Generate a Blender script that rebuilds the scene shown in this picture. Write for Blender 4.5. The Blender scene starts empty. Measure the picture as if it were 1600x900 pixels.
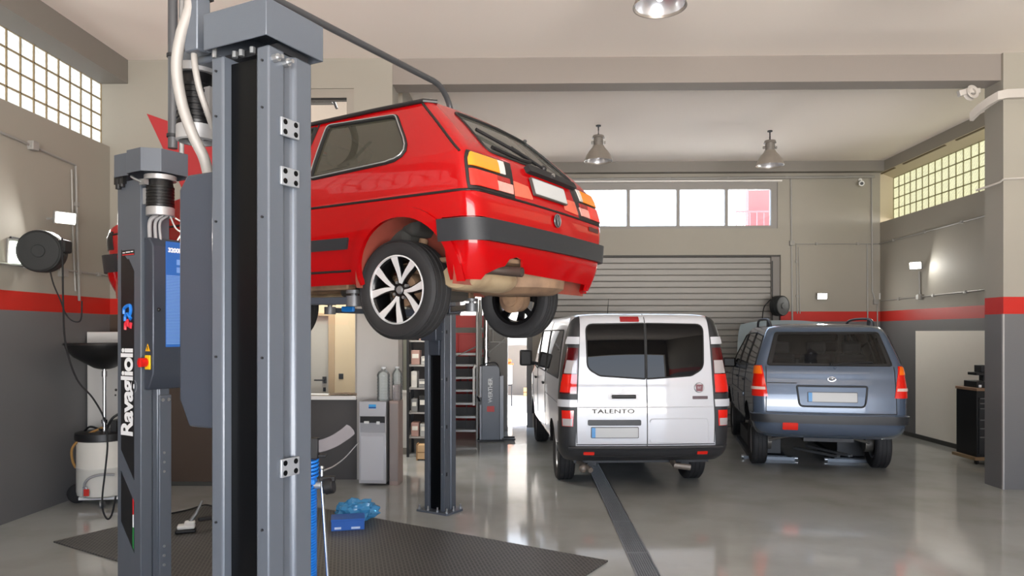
import bpy, bmesh, math, random
from mathutils import Vector, Matrix
from mathutils.bvhtree import BVHTree
R = math.radians
PI = math.pi
random.seed(7)
SC = bpy.context.scene
COL = SC.collection

# ------------------------------------------------------------------ camera geometry
HC = 1.83                       # eye height
FPX = 1120.0                    # focal length in pixels of the 1600 wide frame
HOR = 520.0                     # horizon row
PSI = math.atan(23.0 / FPX)     # the camera looks slightly left of the room's axis
cP, sP = math.cos(PSI), math.sin(PSI)

def cw(X, Z, z=0.0):            # camera-frame (right, forward) -> world point
    return Vector((X * cP - Z * sP, X * sP + Z * cP, z))
def ray(px, py):
    d = cw((px - 800) / FPX, 1.0)
    d.z = (HOR - py) / FPX
    return d
def on_y(px, py, y):            # where the sight line meets the plane y
    d = ray(px, py); t = y / d.y
    return Vector((d.x * t, y, HC + d.z * t))
def on_x(px, py, x):
    d = ray(px, py); t = x / d.x
    return Vector((x, d.y * t, HC + d.z * t))
def on_z(px, py, z=0.0):
    d = ray(px, py); t = (z - HC) / d.z
    return Vector((d.x * t, d.y * t, z))
def on_d(px, py, Z):            # at forward distance Z
    d = ray(px, py)
    return Vector((d.x * Z, d.y * Z, HC + d.z * Z))

# ------------------------------------------------------------------ materials
MATS = {}
def srgb(c):
    def f(v):
        v /= 255.0
        return v / 12.92 if v <= 0.04045 else ((v + 0.055) / 1.055) ** 2.4
    return (f(c[0]), f(c[1]), f(c[2]), 1.0)

def mat(name, rgb, rough=0.5, metal=0.0, var=0.0, vscale=6.0, bump=0.0, bscale=40.0, coat=0.0, spec=0.5,
        dirt=None, dscale=3.0, damt=0.5, rvar=0.0, stretch=None, emis=None, estr=0.0):
    if name in MATS: return MATS[name]
    m = bpy.data.materials.new(name); m.use_nodes = True
    nt = m.node_tree; N = nt.nodes; L = nt.links
    b = N['Principled BSDF']
    base = srgb(rgb)
    b.inputs['Base Color'].default_value = base
    b.inputs['Roughness'].default_value = rough
    b.inputs['Metallic'].default_value = metal
    b.inputs['Specular IOR Level'].default_value = spec
    if coat: b.inputs['Coat Weight'].default_value = coat; b.inputs['Coat Roughness'].default_value = 0.03
    if emis: b.inputs['Emission Color'].default_value = srgb(emis); b.inputs['Emission Strength'].default_value = estr
    tc = N.new('ShaderNodeTexCoord'); src = tc.outputs['Object']
    if stretch:
        mp = N.new('ShaderNodeMapping'); mp.inputs['Scale'].default_value = stretch
        L.new(src, mp.inputs['Vector']); src = mp.outputs['Vector']
    def noise(scale, detail=4):
        n = N.new('ShaderNodeTexNoise'); n.inputs['Scale'].default_value = scale; n.inputs['Detail'].default_value = detail
        L.new(src, n.inputs['Vector']); return n
    col = None
    n1 = noise(vscale)
    mx = N.new('ShaderNodeMix'); mx.data_type = 'RGBA'; mx.blend_type = 'MIX'
    v = max(var, 0.015)
    mx.inputs['A'].default_value = tuple(max(0, c * (1 - v)) for c in base[:3]) + (1,)
    mx.inputs['B'].default_value = tuple(min(1, c * (1 + v)) for c in base[:3]) + (1,)
    L.new(n1.outputs['Fac'], mx.inputs['Factor'])
    col = mx.outputs['Result']
    if dirt:
        n2 = noise(dscale, 6)
        rp = N.new('ShaderNodeValToRGB'); rp.color_ramp.elements[0].position = 0.45; rp.color_ramp.elements[1].position = 0.7
        rp.color_ramp.elements[0].color = (0, 0, 0, 1); rp.color_ramp.elements[1].color = (damt, damt, damt, 1)
        L.new(n2.outputs['Fac'], rp.inputs['Fac'])
        m2 = N.new('ShaderNodeMix'); m2.data_type = 'RGBA'
        m2.inputs['B'].default_value = srgb(dirt)
        L.new(rp.outputs['Color'], m2.inputs['Factor']); L.new(col, m2.inputs['A']); col = m2.outputs['Result']
    L.new(col, b.inputs['Base Color'])
    if rvar:
        n3 = noise(vscale * 1.7)
        mr = N.new('ShaderNodeMapRange'); mr.inputs['To Min'].default_value = max(0.02, rough - rvar); mr.inputs['To Max'].default_value = rough + rvar
        L.new(n3.outputs['Fac'], mr.inputs['Value']); L.new(mr.outputs['Result'], b.inputs['Roughness'])
    if bump:
        nb = noise(bscale, 3)
        bp = N.new('ShaderNodeBump'); bp.inputs['Strength'].default_value = bump; bp.inputs['Distance'].default_value = 0.01
        L.new(nb.outputs['Fac'], bp.inputs['Height']); L.new(bp.outputs['Normal'], b.inputs['Normal'])
    MATS[name] = m
    return m

def glass(name, tint, opac=0.0, rough=0.0, body=(10, 10, 10), refl=1.0):
    """thin pane: a fresnel mix of mirror reflection over a tinted see-through body"""
    if name in MATS: return MATS[name]
    m = bpy.data.materials.new(name); m.use_nodes = True
    nt = m.node_tree; N = nt.nodes; L = nt.links
    N.remove(N['Principled BSDF']); out = N['Material Output']
    tr = N.new('ShaderNodeBsdfTransparent'); tr.inputs['Color'].default_value = srgb(tint)
    gl = N.new('ShaderNodeBsdfGlossy'); gl.inputs['Roughness'].default_value = rough
    df = N.new('ShaderNodeBsdfDiffuse'); df.inputs['Color'].default_value = srgb(body)
    fr = N.new('ShaderNodeFresnel'); fr.inputs['IOR'].default_value = 1.5
    mu = N.new('ShaderNodeMath'); mu.operation = 'MULTIPLY'; mu.inputs[1].default_value = refl
    L.new(fr.outputs[0], mu.inputs[0])
    m1 = N.new('ShaderNodeMixShader'); m1.inputs[0].default_value = opac
    L.new(tr.outputs[0], m1.inputs[1]); L.new(df.outputs[0], m1.inputs[2])
    m2 = N.new('ShaderNodeMixShader')
    L.new(mu.outputs[0], m2.inputs[0]); L.new(m1.outputs[0], m2.inputs[1]); L.new(gl.outputs[0], m2.inputs[2])
    L.new(m2.outputs[0], out.inputs['Surface'])
    MATS[name] = m
    return m

def emit(name, rgb, strength):
    if name in MATS: return MATS[name]
    m = bpy.data.materials.new(name); m.use_nodes = True
    b = m.node_tree.nodes['Principled BSDF']
    b.inputs['Base Color'].default_value = srgb(rgb)
    b.inputs['Emission Color'].default_value = srgb(rgb); b.inputs['Emission Strength'].default_value = strength
    MATS[name] = m
    return m

# ------------------------------------------------------------------ objects
def tag(o, label=None, cat=None, group=None, kind=None):
    if label: o['label'] = label
    if cat: o['category'] = cat
    if group: o['group'] = group
    if kind: o['kind'] = kind
    return o
def thing(name, label, cat, loc=(0, 0, 0), rotz=0.0, group=None):
    o = bpy.data.objects.new(name, None); COL.objects.link(o)
    o.location = loc; o.rotation_euler = (0, 0, rotz); o.empty_display_size = 0.1
    return tag(o, label, cat, group)
def link(name, me, m, parent=None):
    o = bpy.data.objects.new(name, me); COL.objects.link(o)
    if m is not None:
        me.materials.clear(); me.materials.append(m)
    if parent is not None: o.parent = parent
    return o
def shade(me, ang=35):
    for p in me.polygons: p.use_smooth = True
    try: me.set_sharp_from_angle(angle=R(ang))
    except Exception: pass
def obj(name, bm, m, parent=None, ang=35, bevel=0.0):
    bmesh.ops.remove_doubles(bm, verts=bm.verts, dist=1e-6)
    bmesh.ops.recalc_face_normals(bm, faces=bm.faces) if not getattr(bm, 'keepn', False) else None
    me = bpy.data.meshes.new(name); bm.to_mesh(me); bm.free()
    shade(me, ang)
    o = link(name, me, m, parent)
    if bevel:
        md = o.modifiers.new('bevel', 'BEVEL'); md.width = bevel; md.segments = 2; md.limit_method = 'ANGLE'; md.angle_limit = R(40)
        md.harden_normals = False
    return o

class MB:
    """collects shapes, then links them as one mesh object"""
    def __init__(s): s.bm = bmesh.new()
    def box(s, c, d, rot=None, taper=None):
        r = bmesh.ops.create_cube(s.bm, size=1.0)
        M = Matrix.Translation(Vector(c)) @ (rot.to_4x4() if rot is not None else Matrix()) @ Matrix.Diagonal((d[0], d[1], d[2], 1))
        bmesh.ops.transform(s.bm, matrix=M, verts=r['verts'])
        return s
    def bx(s, x0, x1, y0, y1, z0, z1):
        return s.box(((x0 + x1) / 2, (y0 + y1) / 2, (z0 + z1) / 2), (abs(x1 - x0), abs(y1 - y0), abs(z1 - z0)))
    def cyl(s, p0, p1, r0, r1=None, seg=20, caps=True):
        p0, p1 = Vector(p0), Vector(p1); r1 = r0 if r1 is None else r1
        d = p1 - p0; L = d.length
        q = d.to_track_quat('Z', 'Y')
        r = bmesh.ops.create_cone(s.bm, cap_ends=caps, segments=seg, radius1=r0, radius2=r1, depth=L)
        M = Matrix.Translation((p0 + p1) / 2) @ q.to_matrix().to_4x4()
        bmesh.ops.transform(s.bm, matrix=M, verts=r['verts'])
        return s
    def sph(s, c, r, seg=16, sc=(1, 1, 1)):
        q = bmesh.ops.create_uvsphere(s.bm, u_segments=seg, v_segments=max(6, seg // 2), radius=r)
        bmesh.ops.transform(s.bm, matrix=Matrix.Translation(Vector(c)) @ Matrix.Diagonal((sc[0], sc[1], sc[2], 1)), verts=q['verts'])
        return s
    def tube(s, pts, r, seg=10, closed=False, caps=True):
        pts = [Vector(p) for p in pts]; n = len(pts); rings = []
        up = None
        for i, p in enumerate(pts):
            if closed: t = pts[(i + 1) % n] - pts[i - 1]
            else: t = pts[min(i + 1, n - 1)] - pts[max(i - 1, 0)]
            if t.length < 1e-9: t = Vector((0, 0, 1))
            t.normalize()
            if up is None:
                up = t.orthogonal().normalized()
            else:
                up = (up - t * up.dot(t))
                if up.length < 1e-6: up = t.orthogonal()
                up.normalize()
            b = t.cross(up)
            rr = r[i] if isinstance(r, (list, tuple)) else r
            rings.append([s.bm.verts.new(p + (up * math.cos(a) + b * math.sin(a)) * rr) for a in [2 * PI * k / seg for k in range(seg)]])
        m = n if closed else n - 1
        for i in range(m):
            A, B = rings[i], rings[(i + 1) % n]
            for k in range(seg):
                s.bm.faces.new((A[k], A[(k + 1) % seg], B[(k + 1) % seg], B[k]))
        if caps and not closed:
            s.bm.faces.new(rings[0][::-1]); s.bm.faces.new(rings[-1])
        return s
    def lathe(s, prof, seg=32, M=None, close=False):
        """prof: list of (r, h) revolved about local Z, then moved by M"""
        M = M or Matrix(); rings = []
        for (r, h) in prof:
            if r < 1e-6: rings.append([s.bm.verts.new(M @ Vector((0, 0, h)))])
            else: rings.append([s.bm.verts.new(M @ Vector((r * math.cos(2 * PI * k / seg), r * math.sin(2 * PI * k / seg), h))) for k in range(seg)])
        pr = list(zip(rings, rings[1:] + rings[:1])) if close else list(zip(rings, rings[1:]))
        for A, B in pr:
            if len(A) == 1 and len(B) == 1: continue
            for k in range(seg):
                k2 = (k + 1) % seg
                if len(A) == 1: s.bm.faces.new((A[0], B[k2], B[k]))
                elif len(B) == 1: s.bm.faces.new((A[k], A[k2], B[0]))
                else: s.bm.faces.new((A[k], A[k2], B[k2], B[k]))
        return s
    def prism(s, poly, h0, h1, M=None):
        """poly in local XY, extruded along local Z from h0 to h1, moved by M"""
        M = M or Matrix()
        a = [s.bm.verts.new(M @ Vector((x, y, h0))) for x, y in poly]
        b = [s.bm.verts.new(M @ Vector((x, y, h1))) for x, y in poly]
        n = len(poly)
        s.bm.faces.new(a[::-1]); s.bm.faces.new(b)
        for i in range(n): s.bm.faces.new((a[i], a[(i + 1) % n], b[(i + 1) % n], b[i]))
        return s
    def quad(s, *p):
        s.bm.faces.new([s.bm.verts.new(Vector(q)) for q in p]); return s
    def build(s, name, m, parent=None, ang=35, bevel=0.0):
        return obj(name, s.bm, m, parent, ang, bevel)

AX_YZX = Matrix(((0, 0, 1, 0), (1, 0, 0, 0), (0, 1, 0, 0), (0, 0, 0, 1)))   # local (x,y,z) -> (y,z,x): poly in YZ, extruded along X
AX_XZY = Matrix(((1, 0, 0, 0), (0, 0, 1, 0), (0, 1, 0, 0), (0, 0, 0, 1)))   # local (x,y,z) -> (x,z,y): poly in XZ, extruded along Y

def curve_pts(ctrl, n=8):
    """Catmull-Rom through control points"""
    P = [Vector(p) for p in ctrl]; P = [P[0] * 2 - P[1]] + P + [P[-1] * 2 - P[-2]]
    out = []
    for i in range(1, len(P) - 2):
        for k in range(n):
            t = k / n
            a, b, c, d = P[i - 1], P[i], P[i + 1], P[i + 2]
            out.append(0.5 * ((2 * b) + (c - a) * t + (2 * a - 5 * b + 4 * c - d) * t * t + (3 * b - a - 3 * c + d) * t ** 3))
    out.append(P[-2]); return out

def rpoly(pts, rad, n=5):
    """polygon with rounded corners; rad a number or one per corner"""
    out = []; m = len(pts)
    for i in range(m):
        p = Vector(pts[i]).to_2d() if len(pts[i]) > 2 else Vector(pts[i]); a = Vector(pts[i - 1]); b = Vector(pts[(i + 1) % m])
        r = rad[i] if isinstance(rad, (list, tuple)) else rad
        if r <= 0: out.append(tuple(p)); continue
        u = (a - p); v = (b - p); lu, lv = u.length, v.length; u.normalize(); v.normalize()
        ang = math.acos(max(-1, min(1, u.dot(v))))
        d = min(r / math.tan(ang / 2), lu * 0.48, lv * 0.48)
        p0, p1 = p + u * d, p + v * d
        for k in range(n + 1):
            t = k / n
            q = p0 * (1 - t) ** 2 + p * 2 * t * (1 - t) + p1 * t * t
            out.append((q.x, q.y))
    return out

def text_mesh(name, body, size, m, parent, M, depth=0.002, bold=0.0, spacing=1.0, xscale=1.0, shear=0.0):
    cu = bpy.data.curves.new(name, 'FONT'); cu.body = body; cu.size = size; cu.extrude = depth / 2; cu.offset = bold
    cu.align_x = 'CENTER'; cu.align_y = 'CENTER'; cu.space_character = spacing; cu.shear = shear
    o = bpy.data.objects.new(name + '_tmp', cu); COL.objects.link(o)
    dg = bpy.context.evaluated_depsgraph_get(); dg.update()
    me = bpy.data.meshes.new_from_object(o.evaluated_get(dg))
    bpy.data.objects.remove(o); bpy.data.curves.remove(cu)
    me.name = name
    me.transform(M @ Matrix.Diagonal((xscale, 1, 1, 1)))
    return link(name, me, m, parent)

def kids(o): return list(o.children)
def copy_tree(o, parent=None):
    c = o.copy(); COL.objects.link(c)
    if parent is not None: c.parent = parent
    for ch in kids(o): copy_tree(ch, c)
    return c

# ------------------------------------------------------------------ car body tools
def pchip(xs, ys):
    n = len(xs); h = [xs[i + 1] - xs[i] for i in range(n - 1)]; d = [(ys[i + 1] - ys[i]) / h[i] for i in range(n - 1)]
    m = [0.0] * n; m[0] = d[0]; m[-1] = d[-1]
    for i in range(1, n - 1):
        if d[i - 1] * d[i] <= 0: m[i] = 0
        else:
            w1 = 2 * h[i] + h[i - 1]; w2 = h[i] + 2 * h[i - 1]
            m[i] = (w1 + w2) / (w1 / d[i - 1] + w2 / d[i])
    def f(x):
        if x <= xs[0]: return ys[0]
        if x >= xs[-1]: return ys[-1]
        i = max(k for k in range(n - 1) if xs[k] <= x)
        t = (x - xs[i]) / h[i]
        return ((2 * t ** 3 - 3 * t * t + 1) * ys[i] + (t ** 3 - 2 * t * t + t) * h[i] * m[i]
                + (-2 * t ** 3 + 3 * t * t) * ys[i + 1] + (t ** 3 - t * t) * h[i] * m[i + 1])
    return f

def stack_body(rows, plan=lambda x: 1.0, step=0.035, nr=14, nc=8, ns=56, nf=10):
    """rows: (z, x_front, x_rear, half_width, r_front, r_rear, bow_rear, bow_front).  Horizontal rounded-rectangle sections
    stacked upwards; returns a bmesh (x forward, y left, z up)."""
    T = [0.0]
    for a, b in zip(rows, rows[1:]):
        T.append(T[-1] + max(1e-3, math.sqrt((a[0] - b[0]) ** 2 + 0.6 * max(abs(a[1] - b[1]), abs(a[2] - b[2])) ** 2 + (a[3] - b[3]) ** 2)))
    F = [pchip(T, [r[k] for r in rows]) for k in range(8)]
    ts = []
    for a, b in zip(T, T[1:]):
        n = max(1, int(round((b - a) / step)))
        ts += [a + (b - a) * k / n for k in range(n)]
    ts.append(T[-1])
    bm = bmesh.new(); rings = []
    for t in ts:
        z, xf, xr, w, rf, rr, br, bf = [f(t) for f in F]
        rr = min(rr, w * 0.95); rf = min(rf, w * 0.95)
        half = []
        yr = w - rr; yf = w - rf
        for k in range(nr): y = yr * k / nr; half.append((xr + br * (y / w) ** 2, y))
        x0 = xr + br * (yr / w) ** 2
        for k in range(nc): a = PI / 2 * k / nc; half.append((x0 + rr * (1 - math.cos(a)), yr + rr * math.sin(a)))
        x1 = xf - bf * (yf / w) ** 2
        for k in range(ns + 1): half.append((x0 + rr + (x1 - rf - x0 - rr) * k / ns, w))
        for k in range(1, nc + 1): a = PI / 2 * k / nc; half.append((x1 - rf + rf * math.sin(a), yf + rf * math.cos(a)))
        for k in range(nf - 1, -1, -1): y = yf * k / nf; half.append((xf - bf * (y / w) ** 2, y))
        pts = half + [(x, -y) for x, y in half[-2:0:-1]]
        rings.append([bm.verts.new((x, y * plan(x), z)) for x, y in pts])
    n = len(rings[0])
    for A, B in zip(rings, rings[1:]):
        for k in range(n): bm.faces.new((A[k], A[(k + 1) % n], B[(k + 1) % n], B[k]))
    bm.faces.new(rings[0][::-1]); bm.faces.new(rings[-1])
    bmesh.ops.recalc_face_normals(bm, faces=bm.faces)
    return bm

def pip(x, y, P):
    c = False; n = len(P); j = n - 1
    for i in range(n):
        xi, yi = P[i]; xj, yj = P[j]
        if (yi > y) != (yj > y) and x < (xj - xi) * (y - yi) / (yj - yi) + xi: c = not c
        j = i
    return c

AXES = {  # (u, v) of a point, and the test that a face belongs to that side
    'L': (lambda p: (p.x, p.z), lambda f: f.normal.y > 0.25, Vector((0, 1, 0))),
    'R': (lambda p: (p.x, p.z), lambda f: f.normal.y < -0.25, Vector((0, -1, 0))),
    'B': (lambda p: (p.y, p.z), lambda f: f.normal.x < -0.15, Vector((-1, 0, 0))),
    'F': (lambda p: (p.y, p.z), lambda f: f.normal.x > 0.15, Vector((1, 0, 0))),
    'X': (lambda p: (p.y, p.z), lambda f: f.calc_center_median().x < -.45, Vector((-1, 0, 0))),
    'T': (lambda p: (p.x, p.y), lambda f: f.normal.z > 0.2, Vector((0, 0, 1))),
}
def carve(bm, poly, ax):
    """cut the outline into the surface; return the faces inside"""
    uv, ok, dr = AXES[ax]; xs = [p[0] for p in poly]; ys = [p[1] for p in poly]
    u0, u1, v0, v1 = min(xs), max(xs), min(ys), max(ys)
    def near(f, a0, a1, b0, b1):
        us = [uv(v.co) for v in f.verts]
        return not (max(u[0] for u in us) < a0 or min(u[0] for u in us) > a1 or max(u[1] for u in us) < b0 or min(u[1] for u in us) > b1)
    bm.normal_update()
    n = len(poly); e = 1e-4
    cand = set(f for f in bm.faces if ok(f) and near(f, u0 - .05, u1 + .05, v0 - .05, v1 + .05))
    for i in range(n):
        a = poly[i]; b = poly[(i + 1) % n]
        du, dv = b[0] - a[0], b[1] - a[1]
        if abs(du) + abs(dv) < 1e-7: continue
        fs = [f for f in cand if f.is_valid and near(f, min(a[0], b[0]) - e, max(a[0], b[0]) + e, min(a[1], b[1]) - e, max(a[1], b[1]) + e)]
        if not fs: continue
        if ax in 'LR': co = Vector((a[0], 0, a[1])); t = Vector((du, 0, dv))
        elif ax in 'BFX': co = Vector((0, a[0], a[1])); t = Vector((0, du, dv))
        else: co = Vector((a[0], a[1], 0)); t = Vector((du, dv, 0))
        no = t.cross(dr).normalized()
        g = list(fs) + list({v for f in fs for v in f.verts}) + list({q for f in fs for q in f.edges})
        r = bmesh.ops.bisect_plane(bm, geom=g, dist=1e-5, plane_co=co, plane_no=no)
        cand.update(x for x in r['geom'] if isinstance(x, bmesh.types.BMFace))
        for x in r['geom_cut']:
            if isinstance(x, bmesh.types.BMEdge): cand.update(f for f in x.link_faces if ok(f))
    bm.normal_update()
    cand = set(f for f in cand if f.is_valid) | set(f for f in bm.faces if ok(f) and near(f, u0, u1, v0, v1))
    return [f for f in cand if ok(f) and pip(*uv(f.calc_center_median()), poly)]

def hole(bm, poly, ax):
    fs = carve(bm, poly, ax)
    bmesh.ops.delete(bm, geom=fs, context='FACES')

def patch(src, poly, ax, off=0.003, thick=0.0):
    """a copy of the surface inside the outline, lifted along the normals by off and given thickness inwards"""
    bm = src.copy(); keep = carve(bm, poly, ax)
    ks = set(keep)
    bmesh.ops.delete(bm, geom=[f for f in bm.faces if f not in ks], context='FACES')
    bm.normal_update()
    nm = {v: v.normal.copy() for v in bm.verts}
    for v in bm.verts: v.co += nm[v] * off
    if thick:
        r = bmesh.ops.extrude_face_region(bm, geom=list(bm.faces), use_keep_orig=True)
        inward(bm, r, nm, thick)
    return bm
def inward(bm, r, nm, thick):
    kd = {tuple(round(c, 6) for c in v.co): n for v, n in nm.items()}
    for v in [x for x in r['geom'] if isinstance(x, bmesh.types.BMVert)]:
        n = kd.get(tuple(round(c, 6) for c in v.co))
        if n is not None: v.co -= n * thick

def bvh_of(bm): return BVHTree.FromBMesh(bm)
def drape(bvh, pts2, ax, off=0.0, span=6.0):
    """project a 2-D outline on the surface; returns 3-D points"""
    dr = AXES[ax][2]; out = []
    for a, b in pts2:
        if ax in 'LR': o = Vector((a, 0, b)) + dr * span
        elif ax in 'BFX': o = Vector((0, a, b)) + dr * span
        else: o = Vector((a, b, 0)) + dr * span
        h = bvh.ray_cast(o, -dr)
        if h[0] is not None: out.append(h[0] + h[1] * off)
    return out
def dense(pts, step=0.03, closed=False):
    out = []; P = [Vector(p) for p in pts]
    if closed: P = P + [P[0]]
    for a, b in zip(P, P[1:]):
        n = max(1, int((b - a).length / step))
        out += [tuple(a + (b - a) * k / n) for k in range(n)]
    if not closed: out.append(tuple(P[-1]))
    return out
def seam(bvh, pts2, ax, r=0.004, off=0.0, closed=False):
    return MB().tube(drape(bvh, dense(pts2, 0.04, closed), ax, off), r, 6, closed=closed)
# ================================================================== the setting
XL, XR, YM, YB, ZC, YF = -5.0, 6.78, 8.5, 13.9, 5.1, -5.0
UP = mat('wall_upper_paint', (154, 149, 139), 0.7, var=0.03, vscale=1.2, bump=0.05, bscale=120)
LOW = mat('wall_lower_paint', (104, 104, 105), 0.55, var=0.05, vscale=1.5, bump=0.05, bscale=120)
RED = mat('wall_red_paint', (186, 32, 20), 0.5, var=0.04, vscale=2)
CEIL = mat('ceiling_paint', (240, 231, 223), 0.8, var=0.02, vscale=0.6)
GREYT = mat('grey_trim_paint', (128, 123, 117), 0.6, var=0.03)
PIPE = mat('pipe_grey', (150, 148, 144), 0.45, 0.1)
STEEL = mat('galvanised_steel', (168, 170, 172), 0.35, 0.8, var=0.08, vscale=20)
CHROME = mat('chrome', (215, 215, 218), 0.15, 1.0)
WHITE = mat('white_plastic', (222, 222, 220), 0.4)
BLK = mat('black_plastic', (22, 22, 24), 0.45, var=0.1, vscale=30)
RUB = mat('black_rubber', (26, 26, 28), 0.75, var=0.15, vscale=20, bump=0.1, bscale=60)
DARK = mat('dark_metal', (40, 41, 44), 0.5, 0.3, var=0.1)

def floor_mat():
    m = mat('epoxy_floor', (170, 172, 170), 0.09, var=0.10, vscale=0.9, rvar=0.05, bump=0.012, bscale=9, dirt=(146, 147, 141), dscale=1.6, damt=0.5, spec=0.55)
    return m
fl = MB().bx(XL - .3, XR + .3, YF, YB + .28, -0.12, 0).build('floor', floor_mat()); tag(fl, kind='structure')
ce = MB().bx(XL - .3, XR + .3, YF, YB + .28, ZC, ZC + .15).build('ceiling', CEIL); tag(ce, kind='structure')

def wallset(name, pieces):
    """pieces: (box extents, material); the first is the wall, the others are its painted bands"""
    root = None
    mb = {}
    for (b, m) in pieces: mb.setdefault(m.name, (m, MB()))[1].bx(*b)
    for i, (k, (m, q)) in enumerate(mb.items()):
        o = q.build(name if root is None else {'wall_lower_paint': 'lower_paint', 'wall_red_paint': 'red_stripe', 'wall_dark_brown': 'brown_panel', 'counter_front_dark': 'counter_front', 'pillar_light_grey': 'grey_pillar'}.get(k, 'wall_section'), m, root)
        if root is None: root = o; tag(o, kind='structure')
    return root
# bands at 0-2.05 dark, 2.05-2.24 red
def bands(x0, x1, y0, y1, ztop, z1=2.05, z2=2.24, z0=0):
    return [((x0, x1, y0, y1, z2, ztop), UP), ((x0, x1, y0, y1, z0, z1), LOW), ((x0, x1, y0, y1, z1, z2), RED)]
# left wall (behind the mid wall the office goes on)
wl = wallset('wall_left', bands(XL - .3, XL, YF, YB + .28, 4.06)
             + [((XL - .3, XL, YF, 1.2, 4.06, ZC), UP), ((XL - .3, XL, YM, YB + .28, 4.06, ZC), UP), ((XL - .3, XL - .1, 1.2, YM, 4.82, ZC), UP)])
bl = MB().bx(XL - .25, -4.78, YF, YM, 4.815, ZC).build('trim_1', GREYT); tag(bl, kind='structure')
# right wall with its recessed window
wr = wallset('wall_right', bands(XR, XR + .3, YF, YB + .28, 3.94)
             + [((XR, XR + .3, YF, 6.5, 3.94, ZC), UP), ((XR, XR + .3, 6.5, YB + .28, 4.9, ZC), UP)])
# back wall: doorway x -1.0..0.11, shutter x 0.35..4.89, window above
wb = wallset('wall_back', bands(4.89, XR, YB, YB + .28, ZC) + bands(XL, -1.35, YB, YB + .28, ZC)
             + [((-1.35, 0.11, YB, YB + .28, 3.0, ZC), UP), ((0.11, 0.32, YB, YB + .28, 0, ZC), UP),
                ((0.32, 4.89, YB, YB + .28, 3.33, 3.84), UP), ((0.32, 4.89, YB, YB + .28, 4.74, ZC), UP), ((4.83, 4.89, YB, YB + .28, 3.84, 4.74), UP)])
cv = MB().bx(-1.6, XR, YB - .16, YB, 4.9, ZC).build('trim_2', GREYT); tag(cv, kind='structure')
# wall across the bay with the office behind it
BRN = mat('wall_dark_brown', (74, 60, 50), .5, var=.12, vscale=1.5); CNT = mat('counter_front_dark', (70, 67, 66), .5, var=.06, vscale=2); PLG = mat('pillar_light_grey', (190, 187, 183), .55, var=.03)
YC = 8.9                        # the reception front stands back under a deep header
wm = wallset('wall_middle', [((XL, -3.35, YM, YM + .4, 2.24, ZC), UP), ((XL, -3.35, YM, YM + .4, 0, 2.05), BRN), ((XL, -3.35, YM, YM + .4, 2.05, 2.24), RED),
      ((-3.35, -2.117, YC, YC + .3, 0, 1.0), CNT), ((-3.35, -2.117, YC, YC + .3, 2.45, 3.3), UP), ((-3.35, -1.6, YM, YC + .3, 3.3, 3.5), UP), ((-3.35, -2.06, YM, YM + .4, 4.745, ZC), UP),
      ((-2.06, -1.6, YM, YM + .4, 3.5, ZC), UP), ((-2.117, -1.6, YC, YC + .3, 0, 3.3), PLG)])
# the beam over the opening, and the pillar it rests on
bmm = MB().bx(-1.6, 5.62, YM + .02, YM + .30, 4.79, ZC).build('trim_3', mat('beam_shaded_paint', (136, 128, 122), 0.7, var=0.03, vscale=1)); tag(bmm, kind='structure')  # beam colour darkened to imitate weaker light on its face
cx0, cx1 = 5.56, 6.1
cl = wallset('wall_pillar', bands(cx0, cx1, YM - .02, YM + .32, ZC, 2.05, 2.25))
ct = MB().bx(cx0 - .004, cx0 + .010, YM - .024, YM + .0, 0, 2.05).build('corner_guard', mat('pale_corner_strip', (176, 175, 174), 0.4), cl)
# front end of the hall behind the camera: side piers and a header leave the drive-in opening
wf = wallset('wall_front', [((XL, -2.4, YF - .25, YF, 0, ZC), UP), ((6.6, XR, YF - .25, YF, 0, ZC), UP), ((-2.4, 6.6, YF - .25, YF, 3.3, ZC), UP)])
# skirting under the white board and along the mid wall
sk = MB().bx(XR - .014, XR, 8.9, 13.0, 0, .07).build('baseboard_right', mat('skirting_dark', (66, 66, 62), .5)); tag(sk, kind='structure')
sk2 = MB().bx(XL, -3.35, YM - .012, YM, 0, .05).build('baseboard_middle', mat('skirting_dark', (66, 66, 62), .5)); tag(sk2, kind='structure')
# office behind the mid wall: warm inner wall with a door, ceiling, floor is the hall's
WARM = mat('office_warm_wall', (206, 184, 150), 0.6, var=0.03)
ow = MB().bx(-2.86, -2.1, 10.55, 10.7, 0, 3.3).bx(-4.9, -3.75, 10.55, 10.7, 0, 3.3).bx(-3.75, -2.86, 10.55, 10.7, 2.1, 3.3).build('wall_office_back', WARM); tag(ow, kind='structure')
d3 = MB().bx(-3.72, -2.93, 10.58, 10.62, 0, 2.08).build('door_3', mat('office_door_grey', (178, 170, 158), .5)); tag(d3, kind='structure')
MB().bx(-2.93, -2.84, 10.53, 10.66, 0, 2.12).bx(-3.80, -3.72, 10.53, 10.66, 0, 2.12).bx(-3.72, -2.93, 10.53, 10.66, 2.08, 2.12).build('door_frame', mat('door_frame_wood', (178, 150, 116), .5, var=.08, vscale=8), d3)
MB().cyl((-3.0, 10.58, 1.13), (-3.0, 10.53, 1.13), .012).tube([(-3.0, 10.53, 1.13), (-3.14, 10.53, 1.13)], .011, 8).bx(-3.03, -2.97, 10.57, 10.58, 1.08, 1.18).bx(-3.02, -2.98, 10.57, 10.58, .96, 1.02).build('door_handle', BLK, d3)
oc = MB().bx(-4.95, -1.75, YC + .3, 12.0, 3.3, 3.4).build('ceiling_office', CEIL); tag(oc, kind='structure')
ou = MB().bx(-4.95, -1.6, 11.2, 11.3, 3.4, ZC).build('wall_office_upper', CEIL); tag(ou, kind='structure')
osd = MB().bx(-1.68, -1.6, YC + .3, 12.0, 3.3, ZC).build('wall_office_right', UP); tag(osd, kind='structure')
# ------------------------------------------------------------------ windows
FRM = mat('window_frame_grey', (142, 138, 134), 0.5)
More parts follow.
